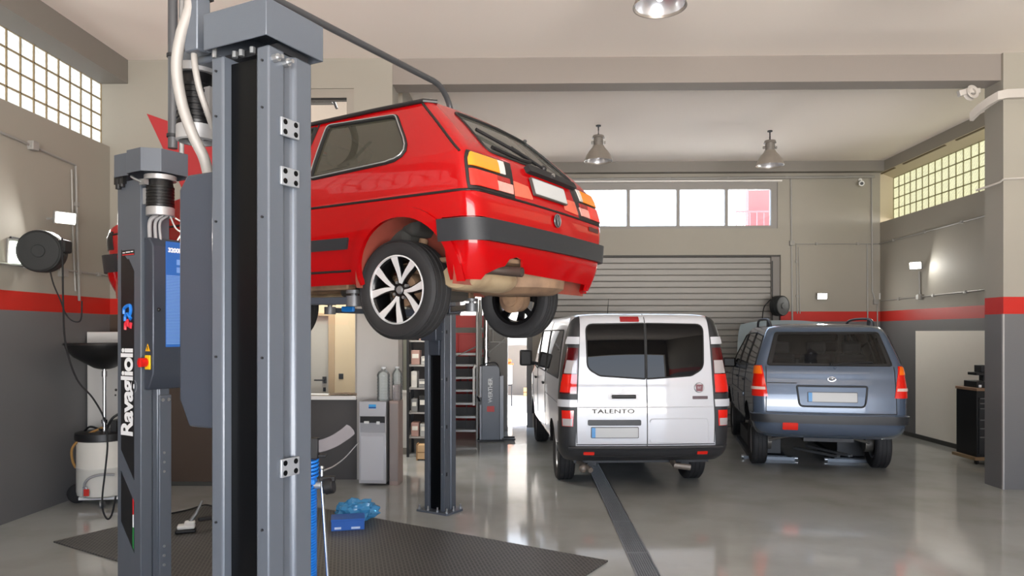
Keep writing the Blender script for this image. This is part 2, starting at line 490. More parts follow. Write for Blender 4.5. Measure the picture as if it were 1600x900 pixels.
# the long window over the shutter
wn = MB()
wx = [0.35, 1.0, 1.97, 2.93, 3.86, 4.83]
wn.bx(.32, 4.83, YB + .02, YB + .12, 4.60, 4.74).bx(.32, 4.83, YB + .02, YB + .12, 3.84, 3.90).bx(4.71, 4.83, YB + .02, YB + .12, 3.9, 4.6)
for x in wx[:-1]: wn.bx(x - .03, x + .03, YB + .02, YB + .12, 3.9, 4.6)
w1 = wn.build('window_1', FRM); tag(w1, kind='structure')
PANE = glass('window_pane_glass', (245, 248, 250))
for a, b in zip(wx, wx[1:]): MB().bx(a + .03, min(b - .03, 4.71), YB + .065, YB + .073, 3.9, 4.6).build('pane', PANE, w1)
MB().bx(.3, 4.9, YB - .05, YB + .02, 4.735, 4.765).build('window_head', mat('pale_trim', (222, 218, 214), .4), w1)

def block_glass(name, day, strength):
    """moulded glass blocks lit by the daylight outside"""
    m = bpy.data.materials.new(name); m.use_nodes = True
    nt = m.node_tree; N = nt.nodes; L = nt.links; b = N['Principled BSDF']
    tc = N.new('ShaderNodeTexCoord'); mp = N.new('ShaderNodeMapping'); mp.inputs['Scale'].default_value = (9, 9, 9)
    nz = N.new('ShaderNodeTexWave'); nz.wave_type = 'BANDS'; nz.bands_direction = 'DIAGONAL'; nz.inputs['Scale'].default_value = 1.1
    nz.inputs['Distortion'].default_value = 7; nz.inputs['Detail'].default_value = 2; nz.inputs['Detail Scale'].default_value = 1.3
    L.new(tc.outputs['Object'], mp.inputs['Vector']); L.new(mp.outputs[0], nz.inputs['Vector'])
    mr = N.new('ShaderNodeMapRange'); mr.inputs['To Min'].default_value = strength * .55; mr.inputs['To Max'].default_value = strength
    L.new(nz.outputs['Fac'], mr.inputs['Value'])
    b.inputs['Base Color'].default_value = srgb((210, 215, 205)); b.inputs['Roughness'].default_value = .12
    b.inputs['Emission Color'].default_value = srgb(day); L.new(mr.outputs[0], b.inputs['Emission Strength'])
    return m
GB_L = block_glass('glass_block_cool', (240, 248, 252), 0.47)
GB_R = block_glass('glass_block_warm', (240, 238, 192), 0.43)
def block_window(name, x, y0, y1, z0, z1, size, side, m, groutcol):
    g = 0.007
    nY = int(round((y1 - y0) / size)); nZ = int(round((z1 - z0) / size)); s = (y1 - y0) / nY; sz = (z1 - z0) / nZ
    fr = MB()
    xa, xb = (x - .09, x) if side < 0 else (x, x + .09)
    for i in range(nY + 1): fr.bx(xa, xb, y0 + i * s - g, y0 + i * s + g, z0, z1)
    for k in range(nZ + 1): fr.bx(xa, xb, y0, y1, z0 + k * sz - g, z0 + k * sz + g)
    w = fr.build(name, mat(groutcol[0], groutcol[1], .7)); tag(w, kind='structure')
    gl = MB()
    for i in range(nY):
        for k in range(nZ):
            q = MB.box(gl, ((xa + xb) / 2, y0 + (i + .5) * s, z0 + (k + .5) * sz), (.075, s - 2 * g, sz - 2 * g))
    o = gl.build('glass_blocks', m, w, bevel=0.012)
    return w
block_window('window_2', XL - .1, 8.5 - 38 * .196, 8.5, 4.06, 4.82, .196, -1, GB_L, ('block_grout_tan', (150, 134, 104)))
block_window('window_3', XR + .25, 13.9 - 37 * .2, 13.9, 4.0, 4.8, .2, 1, GB_R, ('block_grout_olive', (150, 146, 110)))
rec = MB().prism([(XR + .001, 4.895), (XR + .25, 4.80), (XR + .34, 4.80), (XR + .34, 4.9), (XR + .001, 4.9)], 6.5, 14.1, AX_XZY).bx(XR + .005, XR + .34, 6.5, 14.1, 3.935, 3.945).bx(XR + .002, XR + .36, YB, YB + .27, 3.8, 4.95).build('trim_4', mat('recess_paint', (198, 186, 162), .6)); tag(rec, kind='structure')
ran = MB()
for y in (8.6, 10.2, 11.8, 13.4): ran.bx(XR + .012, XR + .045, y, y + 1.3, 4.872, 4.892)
ran.build('recess_edge', mat('recess_edge_brown', (110, 96, 70), .6), rec)  # drab brown strips along the head of the window recess
# office opening: sill and upper window
w4 = MB().bx(-3.4, -2.117, YC - .06, YC + .32, 1.0, 1.045).build('window_4', mat('white_sill', (228, 226, 222), .35)); tag(w4, kind='structure')
MB().bx(-2.165, -2.117, YC + .1, YC + .2, 1.045, 2.45).bx(-3.35, -2.165, YC + .1, YC + .2, 2.40, 2.45).build('window_frame', mat('aluminium_frame', (176, 172, 166), .4, .3), w4)
MB().bx(-3.35, -2.165, YC + .148, YC + .154, 1.045, 2.40).build('pane', PANE, w4)
w5 = MB().bx(-3.35, -2.06, YM + .02, YM + .12, 4.64, 4.745).bx(-2.15, -2.06, YM + .02, YM + .12, 3.5, 4.64).bx(-3.35, -2.06, YM + .02, YM + .12, 3.5, 3.58).build('window_5', mat('window_frame_taupe', (150, 143, 134), .5)); tag(w5, kind='structure')
MB().bx(-3.35, -2.15, YM + .055, YM + .061, 3.58, 4.64).build('pane', PANE, w5)
MB().bx(-3.35, -2.15, YM + .03, YM + .10, 4.615, 4.64).build('gasket', BLK, w5)
# ------------------------------------------------------------------ roller shutter (door 1) and open doorway (door 2)
SH = mat('shutter_grey', (142, 139, 135), 0.5, 0.2, var=0.04, vscale=2)
sh = bmesh.new(); zs = []; z = 0.0; prof = []
while z < 3.33:
    prof += [(0.0, z), (0.022, z + .012), (0.022, z + .105), (0.006, z + .112)]
    z += .118
va = [(sh.verts.new((.34, YB + .14 - d, zz)), sh.verts.new((4.75, YB + .14 - d, zz))) for d, zz in prof if zz <= 3.34]
for p, q in zip(va, va[1:]): sh.faces.new((p[0], p[1], q[1], q[0]))
d1 = obj('door_1', sh, SH, None, 20); tag(d1, kind='structure')
MB().bx(4.73, 4.89, YB + .06, YB + .2, 0, 3.33).build('guide_rail', mat('rail_grey', (122, 118, 114), .5, .2), d1)
MB().bx(4.735, 4.755, YB + .05, YB + .07, 1.2, 3.22).build('rail_brush', BLK, d1)
MB().bx(.3, 4.89, YB + .05, YB + .16, 3.30, 3.335).build('head_seal', mat('seal_dark', (70, 68, 66), .6), d1)
d2 = MB().bx(.0, .11, YB - .03, YB + .3, 0, 3.0).bx(-1.37, -1.29, YB - .03, YB + .3, 0, 3.0).build('door_2', mat('jamb_grey', (112, 111, 110), .5)); tag(d2, kind='structure')
# outside behind the building
og = MB().bx(-14, 22, YB + .28, 34, -.14, -.03).build('ground_outside', mat('outside_concrete', (226, 218, 206), .8, var=.06)); tag(og, kind='structure')
ob = wallset('wall_outside', [((-9, 2.5, 21.5, 21.8, 1.45, 6.2), mat('outside_white_render', (206, 206, 204), .8)), ((-9, 2.5, 21.4, 21.8, -.03, 1.45), mat('outside_grey_render', (120, 114, 108), .8))])
cn = MB().bx(-9, 2.6, 17.6, 21.8, 3.0, 3.15).build('roof_added_for_shade', mat('shade_roof_grey', (130, 128, 126), .7)); tag(cn, kind='structure')  # unseen roof on posts, added to keep the yard wall in shade
for xx in (-6, -2.6, 2.3): MB().bx(xx, xx + .14, 17.7, 17.84, -.03, 3.0).build('shade_roof_post', mat('shade_roof_grey', (0, 0, 0)), cn)
oh = MB().bx(8.3, 18, 27, 27.4, -.03, 12).build('wall_outside_house', mat('outside_red_render', (126, 60, 58), .8)); tag(oh, kind='structure')
MB().bx(7.6, 18, 26.2, 27, 5.0, 5.25).build('balcony_slab', mat('outside_white_render', (226, 226, 224), .8), oh)
br = MB()
for k in range(40): br.bx(7.6 + k * .25, 7.63 + k * .25, 26.2, 26.23, 5.2, 6.2)
br.bx(7.6, 18, 26.19, 26.24, 6.2, 6.26).build('balcony_railing', mat('railing_pink', (96, 60, 60), .5), oh)
# ================================================================== shared car parts
TYRE = mat('tyre_rubber', (34, 34, 36), 0.7, var=0.2, vscale=14, bump=0.08, bscale=90)
SEAL = mat('window_seal', (20, 21, 22), 0.65)
RIMD = mat('rim_black', (14, 14, 16), 0.25, 0.3)
RIMS = mat('rim_machined', (228, 229, 232), 0.3, 0.45)
RIMG = mat('rim_silver', (150, 152, 155), 0.35, 0.7)
UNDER = mat('underbody_rust', (140, 112, 88), 0.75, var=0.15, vscale=7, dirt=(78, 58, 46), dscale=5, damt=0.8)
SEAMM = mat('seam_black', (18, 12, 12), 0.6)

def tyre(R0, W, rim, groove=True):
    """tyre lathed about local Z (axle); outer face towards +Z"""
    h = W / 2; s = R0 - rim
    prof = [(rim - .004, -h * .72), (rim + .012, -h * .86), (rim + s * .45, -h), (rim + s * .8, -h * .97), (R0 - .010, -h * .84), (R0 - .001, -h * .70)]
    if groove:
        for g in (-.45, -.15, .15, .45):
            c = g * W * .78
            prof += [(R0, c - .006), (R0 - .007, c - .004), (R0 - .007, c + .004), (R0, c + .006)]
    prof += [(R0 - .001, h * .70), (R0 - .010, h * .84), (rim + s * .8, h * .97), (rim + s * .72, h * .985), (rim + s * .70, h * .97), (rim + s * .45, h), (rim + .012, h * .86), (rim - .004, h * .72)]
    return MB().lathe(prof, 56)
def place(bm_or_mb, M):
    bm = bm_or_mb.bm if isinstance(bm_or_mb, MB) else bm_or_mb
    bmesh.ops.transform(bm, matrix=M, verts=bm.verts); return bm_or_mb
def wheel_M(x, y, z, side, toe=0.0, camber=0.0):
    # local Z (outer face) to the car's side
    rot = Matrix.Rotation(R(-90) * side, 4, 'X')
    return Matrix.Translation((x, y, z)) @ Matrix.Rotation(toe, 4, 'Z') @ Matrix.Rotation(camber, 4, 'X') @ rot
def rim_barrel(r, W):
    return MB().lathe([(r, W * .42), (r - .006, W * .43), (r - .012, W * .40), (r - .022, W * .30), (r - .04, -.02), (r - .03, -W * .40), (r, -W * .42), (r - .002, -W * .40), (r - .006, 0), (r - .002, W * .40)], 48)

def clip(src, planes, off=0.003, thick=0.0, facing=None):
    """part of a surface on the inner side of every plane (co, no), lifted by off"""
    bm = src.copy()
    for co, no in planes:
        bmesh.ops.bisect_plane(bm, geom=list(bm.verts) + list(bm.edges) + list(bm.faces), dist=1e-5, plane_co=co, plane_no=no, clear_outer=True)
    bm.normal_update()
    if facing:
        bmesh.ops.delete(bm, geom=[f for f in bm.faces if not facing(f)], context='FACES')
    bm.normal_update()
    nm = {v: v.normal.copy() for v in bm.verts}
    for v in bm.verts: v.co += nm[v] * off
    if thick:
        r = bmesh.ops.extrude_face_region(bm, geom=list(bm.faces), use_keep_orig=True)
        inward(bm, r, nm, thick)
    return bm
def wipe(bm, planes, facing=None):
    """remove that part from the surface"""
    for co, no in planes:
        bmesh.ops.bisect_plane(bm, geom=list(bm.verts) + list(bm.edges) + list(bm.faces), dist=1e-5, plane_co=co, plane_no=no)
    P = [(Vector(c), Vector(n)) for c, n in planes]
    fs = [f for f in bm.faces if all((f.calc_center_median() - c).dot(n) < 0 for c, n in P)]
    bmesh.ops.delete(bm, geom=fs, context='FACES')
XMIN, XMAX = (lambda x: ((x, 0, 0), (-1, 0, 0))), (lambda x: ((x, 0, 0), (1, 0, 0)))
YMIN, YMAX = (lambda y: ((0, y, 0), (0, -1, 0))), (lambda y: ((0, y, 0), (0, 1, 0)))
ZMIN, ZMAX = (lambda z: ((0, 0, z), (0, 0, -1))), (lambda z: ((0, 0, z), (0, 0, 1)))
def arch_poly(cx, cz, rx, rz, bottom=0.0, n=28, a0=-10, a1=190):
    P = [(cx + rx * math.cos(R(a0 + (a1 - a0) * k / n)), cz + rz * math.sin(R(a0 + (a1 - a0) * k / n))) for k in range(n + 1)]
    return P + [(P[-1][0], bottom), (P[0][0], bottom)]
def band_poly(cx, cz, r0, r1, a0, a1, n=26):
    o = [(cx + r1[0] * math.cos(R(a0 + (a1 - a0) * k / n)), cz + r1[1] * math.sin(R(a0 + (a1 - a0) * k / n))) for k in range(n + 1)]
    i = [(cx + r0[0] * math.cos(R(a0 + (a1 - a0) * k / n)), cz + r0[1] * math.sin(R(a0 + (a1 - a0) * k / n))) for k in range(n + 1)]
    return o + i[::-1]
def mirror_y(poly): return [(-a, b) for a, b in poly][::-1]

# ================================================================== the red hatchback on the lift
def build_golf():
    t = thing('hatchback_car', 'red three-door hatchback raised high on the two-post lift', 'car', cw(-.292, 4.80, 1.877), R(148.36) + PSI)
    PAINT = mat('red_car_paint', (160, 3, 7), 0.24, 0.0, var=0.03, vscale=2, coat=.5, spec=0.12)
    INT = mat('car_interior_grey', (120, 116, 104), 0.85, var=0.06)
    rows = [  # z, xf, xr, w, rf, rr, br, bf
        (.245, 2.96, -.585, .745, .16, .12, .02, .10), (.30, 3.03, -.605, .770, .16, .12, .025, .12), (.44, 3.09, -.640, .800, .16, .11, .03, .12),
        (.60, 3.09, -.640, .822, .16, .10, .03, .12), (.705, 3.06, -.632, .832, .15, .09, .03, .10), (.712, 3.055, -.628, .828, .15, .09, .03, .10),
        (.76, 3.03, -.615, .826, .14, .08, .03, .10), (.80, 2.90, -.604, .822, .14, .08, .03, .10), (.88, 2.40, -.580, .812, .14, .07, .03, .08), (.935, 2.02, -.560, .800, .12, .07, .035, .06),
        (.96, 1.95, -.545, .787, .12, .07, .035, .06), (1.15, 1.55, -.365, .682, .11, .07, .04, .06), (1.30, 1.24, -.200, .592, .10, .07, .05, .06), (1.335, 1.16, -.155, .570, .10, .08, .05, .05),
        (1.352, 1.10, -.115, .548, .12, .10, .05, .05), (1.372, .98, -.02, .49, .14, .12, .05, .05), (1.386, .84, .10, .40, .14, .14, .03, .03), (1.396, .62, .3, .2, .1, .1, .0, .0), (1.398, .5, .42, .06, .03, .03, 0, 0)]
    src = stack_body(rows, lambda x: 1.0 - .045 * max(0, (x - 2.3) / .8) ** 2, step=.032)
    bmesh.ops.delete(src, geom=[f for f in src.faces if f.normal.z < -.95 and f.calc_center_median().z < .3], context='FACES')
    bv = bvh_of(src)
    body = src.copy()
    # openings
    QW = rpoly([(.098, 1.262), (.690, 1.292), (.618, .905), (-.170, .940)], [.07, .03, .03, .09])
    DW = rpoly([(.80, 1.295), (1.18, 1.285), (1.78, .965), (.735, .935)], [.02, .03, .04, .03])
    RW = rpoly([(-.545, .985), (.545, .985), (.425, 1.29), (-.425, 1.29)], [.05, .05, .06, .06])
    WS = rpoly([(-.62, .99), (.62, .99), (.5, 1.29), (-.5, 1.29)], .06)
    ACX, ACZ = -.105, .29
    A1 = arch_poly(ACX, ACZ, .345, .320); A2 = arch_poly(2.43, .29, .345, .320)
    wins = [(QW, 'L'), (QW, 'R'), (DW, 'L'), (DW, 'R'), (RW, 'B'), (WS, 'F')]
    GL = glass('golf_side_glass', (150, 150, 138), opac=.42, body=(96, 94, 82)); GLR = glass('golf_rear_glass', (175, 178, 172), opac=.35, body=(150, 150, 142))
    for p, a in wins: hole(body, p, a)
    for p in (A1, A2): hole(body, p, 'L'); hole(body, p, 'R')
    wipe(body, [XMAX(-.40), ZMAX(.578)])
    bo = obj('body', body, PAINT, t, 30)
    # lining seen through the windows
    inn = [(z, xf - .07, xr + .06, w - .035, rf, max(rr, .06), br, bf) for z, xf, xr, w, rf, rr, br, bf in rows if z >= .705 and w > .25]
    li = stack_body(inn, lambda x: 1.0, step=.05)
    for p, a in wins: hole(li, p, a)
    li = obj('interior_trim', li, INT, t, 30)
    for (p, a) in wins:
        g = patch(src, p, a, -.006)
        obj({'L': 'side_window', 'R': 'side_window', 'B': 'rear_window', 'F': 'windscreen'}[a], g, GLR if a in 'BF' else GL, t)
        ring = drape(bv, dense(p, .03, True), a, .001)
        MB().tube(ring, .009 if a in 'BF' else .014, 8, closed=True).build('window_seal', SEAL, t)
        if a == 'L': MB().tube(drape(bv, dense(p, .03, True), a, .014), .004, 6, closed=True).build('chrome_bead', mat('bright_bead', (170, 172, 172), .3, .6), t) if p is QW else None
    # seats, seat belt and parcel shelf inside
    ST = mat('seat_cloth', (58, 58, 56), .9, var=.1, vscale=40)
    for y in (-.36, .36):
        s = MB().box((1.15, y, .55), (.5, .48, .16)).box((.90, y, .83), (.13, .47, .52), Matrix.Rotation(R(-14), 3, 'Y')).build('front_seat', ST, t, bevel=.04)
        MB().box((.80, y, 1.15), (.08, .25, .14)).build('headrest', ST, s, bevel=.03)
    MB().box((.28, 0, .52), (.5, 1.2, .15)).box((-.02, 0, .76), (.13, 1.2, .45), Matrix.Rotation(R(-16), 3, 'Y')).build('rear_bench', ST, t, bevel=.04)
    bp = curve_pts([(.52, .60, 1.27), (.46, .63, 1.18), (.30, .66, 1.08), (.27, .68, 1.02), (.42, .70, .93), (.52, .70, .90)], 8)
    q = bmesh.new(); L1 = [(q.verts.new(p + Vector((.022, 0, .006))), q.verts.new(p - Vector((.022, 0, .006))), q.verts.new(p + Vector((.022, -.006, .006))), q.verts.new(p + Vector((-.022, -.006, -.006)))) for p in bp]
    for a, b in zip(L1, L1[1:]):
        q.faces.new((a[0], a[1], b[1], b[0])); q.faces.new((a[2], b[2], b[3], a[3])); q.faces.new((a[0], b[0], b[2], a[2])); q.faces.new((a[1], a[3], b[3], b[1]))
    obj('seat_belt', q, BLK, t)
    # arches with raised lips, and the wells behind them
    FL = mat('red_car_paint', (0, 0, 0))
    WELL = mat('wheel_well_red', (138, 62, 48), .8, var=.2, vscale=6, dirt=(104, 84, 72), dscale=4, damt=.6)
    for cx in (ACX, 2.43):
        for s, a in ((1, 'L'), (-1, 'R')):
            bp_ = band_poly(cx, ACZ, (.340, .316), (.398, .376), -9, 189)
            obj('wheel_arch_lip', patch(src, bp_, a, .022, .03), FL, t, 40)
            w = MB()
            n = 24; y0, y1 = s * .80, s * .42
            pts = [(cx + .36 * math.cos(R(-12 + 204 * k / n)), ACZ + .335 * math.sin(R(-12 + 204 * k / n))) for k in range(n + 1)]
            va = [(w.bm.verts.new((x, y0, z)), w.bm.verts.new((x, y1, z))) for x, z in pts]
            for p, r_ in zip(va, va[1:]): w.bm.faces.new((p[0], p[1], r_[1], r_[0]))
            w.bm.faces.new([p[1] for p in va])
            w.build('wheel_well', WELL, t, 60)
    # bumpers: coloured skin, black strip
    bsrc = clip(src, [XMAX(-.402), ZMAX(.574)], .0)
    cut = [(.70, .20), (.66, .275), (.56, .315), (.50, .330), (.47, .372), (.40, .388), (.335, .375), (.315, .335), (.30, .302), (-.60, .285), (-.62, .2)]
    hole(bsrc, cut, 'X')
    bsrc.normal_update(); nm_ = {q: q.normal.copy() for q in bsrc.verts}
    r = bmesh.ops.extrude_face_region(bsrc, geom=list(bsrc.faces), use_keep_orig=True); inward(bsrc, r, nm_, .018)
    rb = obj('rear_bumper', bsrc, FL, t, 30)
    BST = mat('bumper_strip_black', (36, 38, 42), .55, var=.08, vscale=12)
    obj('bumper_strip', clip(src, [XMAX(-.385), ZMIN(.452), ZMAX(.570)], .034, .05), BST, t, 40)
    fb = obj('front_bumper_strip', clip(src, [XMIN(2.72), ZMIN(.43), ZMAX(.565)], .05, .06), BST, t, 40)
    obj('front_bumper', clip(src, [XMIN(2.80), ZMAX(.43)], .03, .03), FL, t, 40)
    # side mouldings
    for a in 'LR':
        obj('side_moulding', patch(src, rpoly([(.315, .452), (.295, .520), (2.06, .525), (2.06, .458)], .01), a, .016, .02), BST, t)
    # tail lights
    AMB = mat('lens_amber', (255, 140, 8), .12, coat=.6, spec=.6); LR_ = mat('lens_red', (224, 30, 14), .12, coat=.6, spec=.6)
    LW = mat('lens_clear', (206, 200, 196), .15, coat=.6); LP = mat('lens_pink', (222, 150, 140), .15, var=.25, vscale=25, coat=.5); HO = mat('lamp_housing_black', (16, 16, 18), .4)
    for s in (1, -1):
        def pl(y0, y1, z0, z1, xm=-.505):
            P = [ZMIN(z0), ZMAX(z1), ((xm, 0, .74), (1, 0, -.22))]
            if s > 0:
                P.append(((0, y0 + .0, z0), (0, -1, -.22))); P.append(YMAX(y1))
            else:
                P.append(((0, -y0, z0), (0, 1, -.22))); P.append(YMIN(-y1))
            return P
        h = obj('tail_light', clip(src, pl(.425, .9, .720, .938, -.562), .010, .02), HO, t)
        obj('amber_lens', clip(src, pl(.535, .9, .848, .926, -.572), .018, .006), AMB, h)
        obj('clear_lens', clip(src, pl(.478, .525, .848, .926), .018, .006), LW, h)
        obj('red_lens', clip(src, pl(.59, .9, .738, .828, -.572), .018, .006), LR_, h)
        obj('red_lens', clip(src, pl(.452, .580, .800, .828), .018, .006), mat('lens_red_dark', (150, 16, 16), .15, coat=.5), h)
        obj('reflector_lens', clip(src, pl(.440, .582, .740, .796), .018, .006), LP, h)
        pz = [(.20, .75), (.418, .742), (.405, .835), (.225, .828)] if s > 0 else [(-.418, .742), (-.20, .75), (-.225, .828), (-.405, .835)]
        obj('garnish_reflector', patch(src, rpoly(pz, .012), 'B', .003), mat('garnish_orange_red', (214, 96, 72), .3, var=.2, vscale=18, coat=.5), t)
    # tailgate: seams, plate, handle strip, badge, wiper
    for pth, a in (([(-.497, .935), (-.255, 1.16), (-.068, 1.325)], 'L'), ([(-.497, .935), (-.255, 1.16), (-.068, 1.325)], 'R'), ([(-.80, .718), (.80, .718)], 'B'),
                   ([(.725, .28), (.735, .93), (.79, 1.335)], 'L'), ([(.725, .28), (.735, .93), (.79, 1.335)], 'R'), ([(-.60, .716), (2.95, .716)], 'L'), ([(-.60, .716), (2.95, .716)], 'R'), ([(.30, .325), (2.08, .325)], 'L')):
        seam(bv, pth, a, .008 if a != 'B' else .008).build('panel_gap', SEAMM, t)
    PLT = mat('plate_white', (182, 184, 185), .4)
    pl_ = obj('number_plate', patch(src, rpoly([(-.235, .778), (.195, .778), (.195, .888), (-.235, .888)], .01), 'B', .02, .015), mat('plate_edge', (70, 68, 66), .5), t)
    obj('plate_face', patch(src, rpoly([(-.228, .785), (.188, .785), (.188, .881), (-.228, .881)], .01), 'B', .022), PLT, pl_)
    hs = obj('handle_strip', patch(src, rpoly([(-.44, .918), (.20, .918), (.20, .956), (-.44, .956)], .012), 'B', .035, .035), mat('matt_black', (24, 24, 26), .7), t)
    hp = drape(bv, [(-.09, .936)], 'B', .036)[0]
    MB().cyl(hp, hp + Vector((-.012, 0, .002)), .013).build('lock_cylinder', CHROME, hs)
    bp0 = drape(bv, [(-.05, .655)], 'B', .006)[0]
    MR = Matrix.Translation(bp0) @ Matrix(((0, 0, -1, 0), (-1, 0, 0, 0), (0, 1, 0, 0), (0, 0, 0, 1)))     # local x->-y, y->z, z->-x
    bd = MB().lathe([(0, 0), (.041, 0), (.041, .006), (0, .007)], 28, MR).build('badge', BLK, t)
    ring = MB(); ring.tube([MR @ Vector((.040 * math.cos(a), .040 * math.sin(a), .006)) for a in [2 * PI * k / 32 for k in range(32)]], .0035, 6, closed=True)
    for pp in ([(-.026, .022), (-.010, -.002), (-.0, -.030)], [(.026, .022), (.010, -.002), (.0, -.030)], [(-.014, .030), (0, .006), (.014, .030)]):
        ring.tube([MR @ Vector((x, y, .009)) for x, y in pp], .0035, 6)
    ring.build('badge_emblem', mat('badge_grey', (120, 122, 124), .35, .6), bd)
    obj('trim_badge', patch(src, rpoly([(-.72, .655), (-.545, .655), (-.545, .685), (-.72, .685)], .008), 'B', .004), mat('badge_dark_red', (70, 30, 34), .4), t)
    w0, w1, w2 = [drape(bv, [p], 'B', .02)[0] for p in ((-.06, .985), (.18, 1.08), (.42, 1.13))]
    wp = MB().tube([w0, w1], .009, 6).tube([drape(bv, [(-.02, 1.012)], 'B', .012)[0], drape(bv, [(.18, 1.08)], 'B', .012)[0], drape(bv, [(.43, 1.15)], 'B', .012)[0]], .011, 6).sph(w0, .022, 10)
    wp.build('rear_wiper', BLK, t)
    wq = [drape(bv, [p], 'B', .012)[0] for p in ((.46, 1.02), (.20, .995), (.06, 1.01))]
    MB().tube(wq, .012, 6).build('wiper_blade', BLK, t)
    # roof rails (drip mouldings) and grey roof edge
    for s, a in ((1, 'L'), (-1, 'R')):
        MB().tube(drape(bv, dense([(-.13, 1.325), (.3, 1.333), (1.1, 1.33)], .05), a, .010), .014, 8).build('drip_moulding', BLK, t)
    # front: lamps and grille so that it holds from a step aside
    obj('grille', clip(src, [XMIN(2.8), ZMIN(.60), ZMAX(.74)], .006, .01), BLK, t)
    for y in (-.55, .55):
        MB().cyl((3.0, y, .67), (3.075, y, .67), .085, seg=28).build('headlight', LW, t)
    # underside
    fp = MB().bx(.35, 2.75, -.66, .66, .27, .30).bx(.42, 2.2, -.70, -.62, .22, .30).bx(.42, 2.2, .62, .70, .22, .30).bx(.5, 2.6, -.10, .10, .24, .34).bx(-.58, .40, -.62, .62, .36, .39)
    fp.build('floor_pan', UNDER, t, bevel=.012)
    tk = MB().lathe([(0, .20), (.24, .205), (.30, .24), (.325, .40), (.30, .41)], 32, Matrix.Translation((-.29, -.17, 0))).build('spare_wheel_well', UNDER, t, 50)
    MB().box((.48, .05, .255), (.42, .92, .15)).build('fuel_tank', mat('tank_grey', (70, 66, 62), .7, var=.1), t, bevel=.04)
    MUF = mat('muffler_steel', (176, 156, 126), .55, .25, var=.12, vscale=9, dirt=(110, 82, 60), dscale=6, damt=.6)
    mm = MB()
    pts = [(-.34, .50, .285), (-.34, .10, .285)]
    mf = MB().lathe([(0, -.24), (.085, -.24), (.097, -.22), (.10, -.2), (.10, .2), (.097, .22), (.085, .24), (0, .24)], 28,
                    Matrix.Translation((-.37, .40, .275)) @ Matrix.Rotation(R(90), 4, 'X') @ Matrix.Diagonal((1.25, .78, 1, 1))).build('muffler', MUF, t, 50)
    tp = MB().tube(curve_pts([(-.38, .62, .30), (-.46, .60, .31), (-.52, .50, .315), (-.60, .46, .305), (-.69, .455, .295)], 6), .028, 14, caps=False).tube([(-.69, .455, .295), (-.60, .46, .305)], .024, 12)
    tp.build('tail_pipe', mat('pipe_burnt', (74, 62, 56), .6, .4), t)
    MB().tube(curve_pts([(-.2, .2, .28), (.1, .18, .30), (.4, .14, .25), (1.4, .08, .22), (2.3, .1, .26)], 8), .025, 10).build('exhaust_pipe', MUF, t)
    ZW = .2045
    ax = MB().tube([(.10, -.52, ZW + .07), (.10, .52, ZW + .07)], .042, 12)
    for s in (1, -1):
        ax.tube([(.36, s * .50, .30), (.12, s * .54, ZW + .06), (0, s * .56, ZW)], .036, 10)
        ax.cyl((0, s * .55, ZW + .03), (-.02, s * .50, .52), .028).cyl((0, s * .55, ZW + .12), (-.01, s * .52, .42), .055)
    ax.build('rear_axle', UNDER, t)
    for s in (1, -1):
        MB().cyl((0, s * .55, ZW), (0, s * .66, ZW), .105, .095, 28).cyl((0, s * .54, ZW), (0, s * .52, ZW), .06, seg=20).build('brake_drum', UNDER, t)
        MB().tube([(2.2, s * .3, .27), (2.475, s * .56, .19)], .03, 8).cyl((2.475, s * .58, .19), (2.44, s * .52, .6), .035).build('front_suspension', DARK, t)
    # wheels
    def wheel(x, y, z, s, name='wheel'):
        M = wheel_M(x, y, z, s)
        w = place(tyre(.292, .185, .200), M).build(name, TYRE, t, 40)
        place(rim_barrel(.202, .16), M).build('rim_barrel', RIMD, w, 40)
        lip = MB().lathe([(.203, .070), (.203, .078), (.196, .079), (.193, .066)], 56, None, True)
        place(lip, M).build('rim_lip', RIMS, w, 50)
        sp = MB(); fc = MB()
        for k in range(8):
            a = 2 * PI * k / 8 + .12; tw = .30 if k % 2 else -.30
            ro, ri = .194, .040
            def pt(r, ang, h): return Vector((r * math.cos(ang), r * math.sin(ang), h))
            wi, wo = .12, .115
            prev = None
            for (acc, h0, grow) in ((sp, .0, 1.25), (fc, .005, .8)):
                q = []
                for j in range(6):
                    f = j / 5; r_ = ri + (ro - ri) * f; aa = a + tw * (1 - f) ** 1.5
                    hw = ((.007 + .016 * f) if grow < 1 else (.016 + .012 * f)) / r_
                    h = .046 + .020 * f + h0
                    top = [pt(r_, aa - hw, h), pt(r_, aa + hw, h)]
                    bot = [pt(r_, aa - hw * 1.1, h - .028), pt(r_, aa + hw * 1.1, h - .028)]
                    q.append([acc.bm.verts.new(v) for v in top + bot])
                for A, B in zip(q, q[1:]):
                    acc.bm.faces.new((A[0], B[0], B[1], A[1])); acc.bm.faces.new((A[2], A[3], B[3], B[2]))
                    acc.bm.faces.new((A[0], A[2], B[2], B[0])); acc.bm.faces.new((A[1], B[1], B[3], A[3]))
                acc.bm.faces.new((q[0][0], q[0][1], q[0][3], q[0][2])); acc.bm.faces.new((q[-1][0], q[-1][2], q[-1][3], q[-1][1]))
        sp.lathe([(0, .044), (.036, .044), (.05, .03), (.05, .0)], 24)
        place(sp, M).build('spokes', RIMD, w, 30)
        place(fc, M).build('spoke_faces', RIMS, w, 30)
        place(MB().lathe([(0, .054), (.020, .053), (.025, .044)], 20), M).build('hub_cap', RIMG, w)
        bt = MB()
        for k in range(4):
            a = 2 * PI * k / 4 + .5
            bt.cyl((.05 * math.cos(a), .05 * math.sin(a), .02), (.05 * math.cos(a), .05 * math.sin(a), .045), .009, seg=8)
        place(bt, M).build('wheel_bolts', RIMG, w)
        return w
    wheel(0, .655, ZW, 1); wheel(0, -.655, ZW, -1); wheel(2.475, .655, .19, 1); wheel(2.475, -.655, .19, -1)
    return t
GOLF = build_golf()
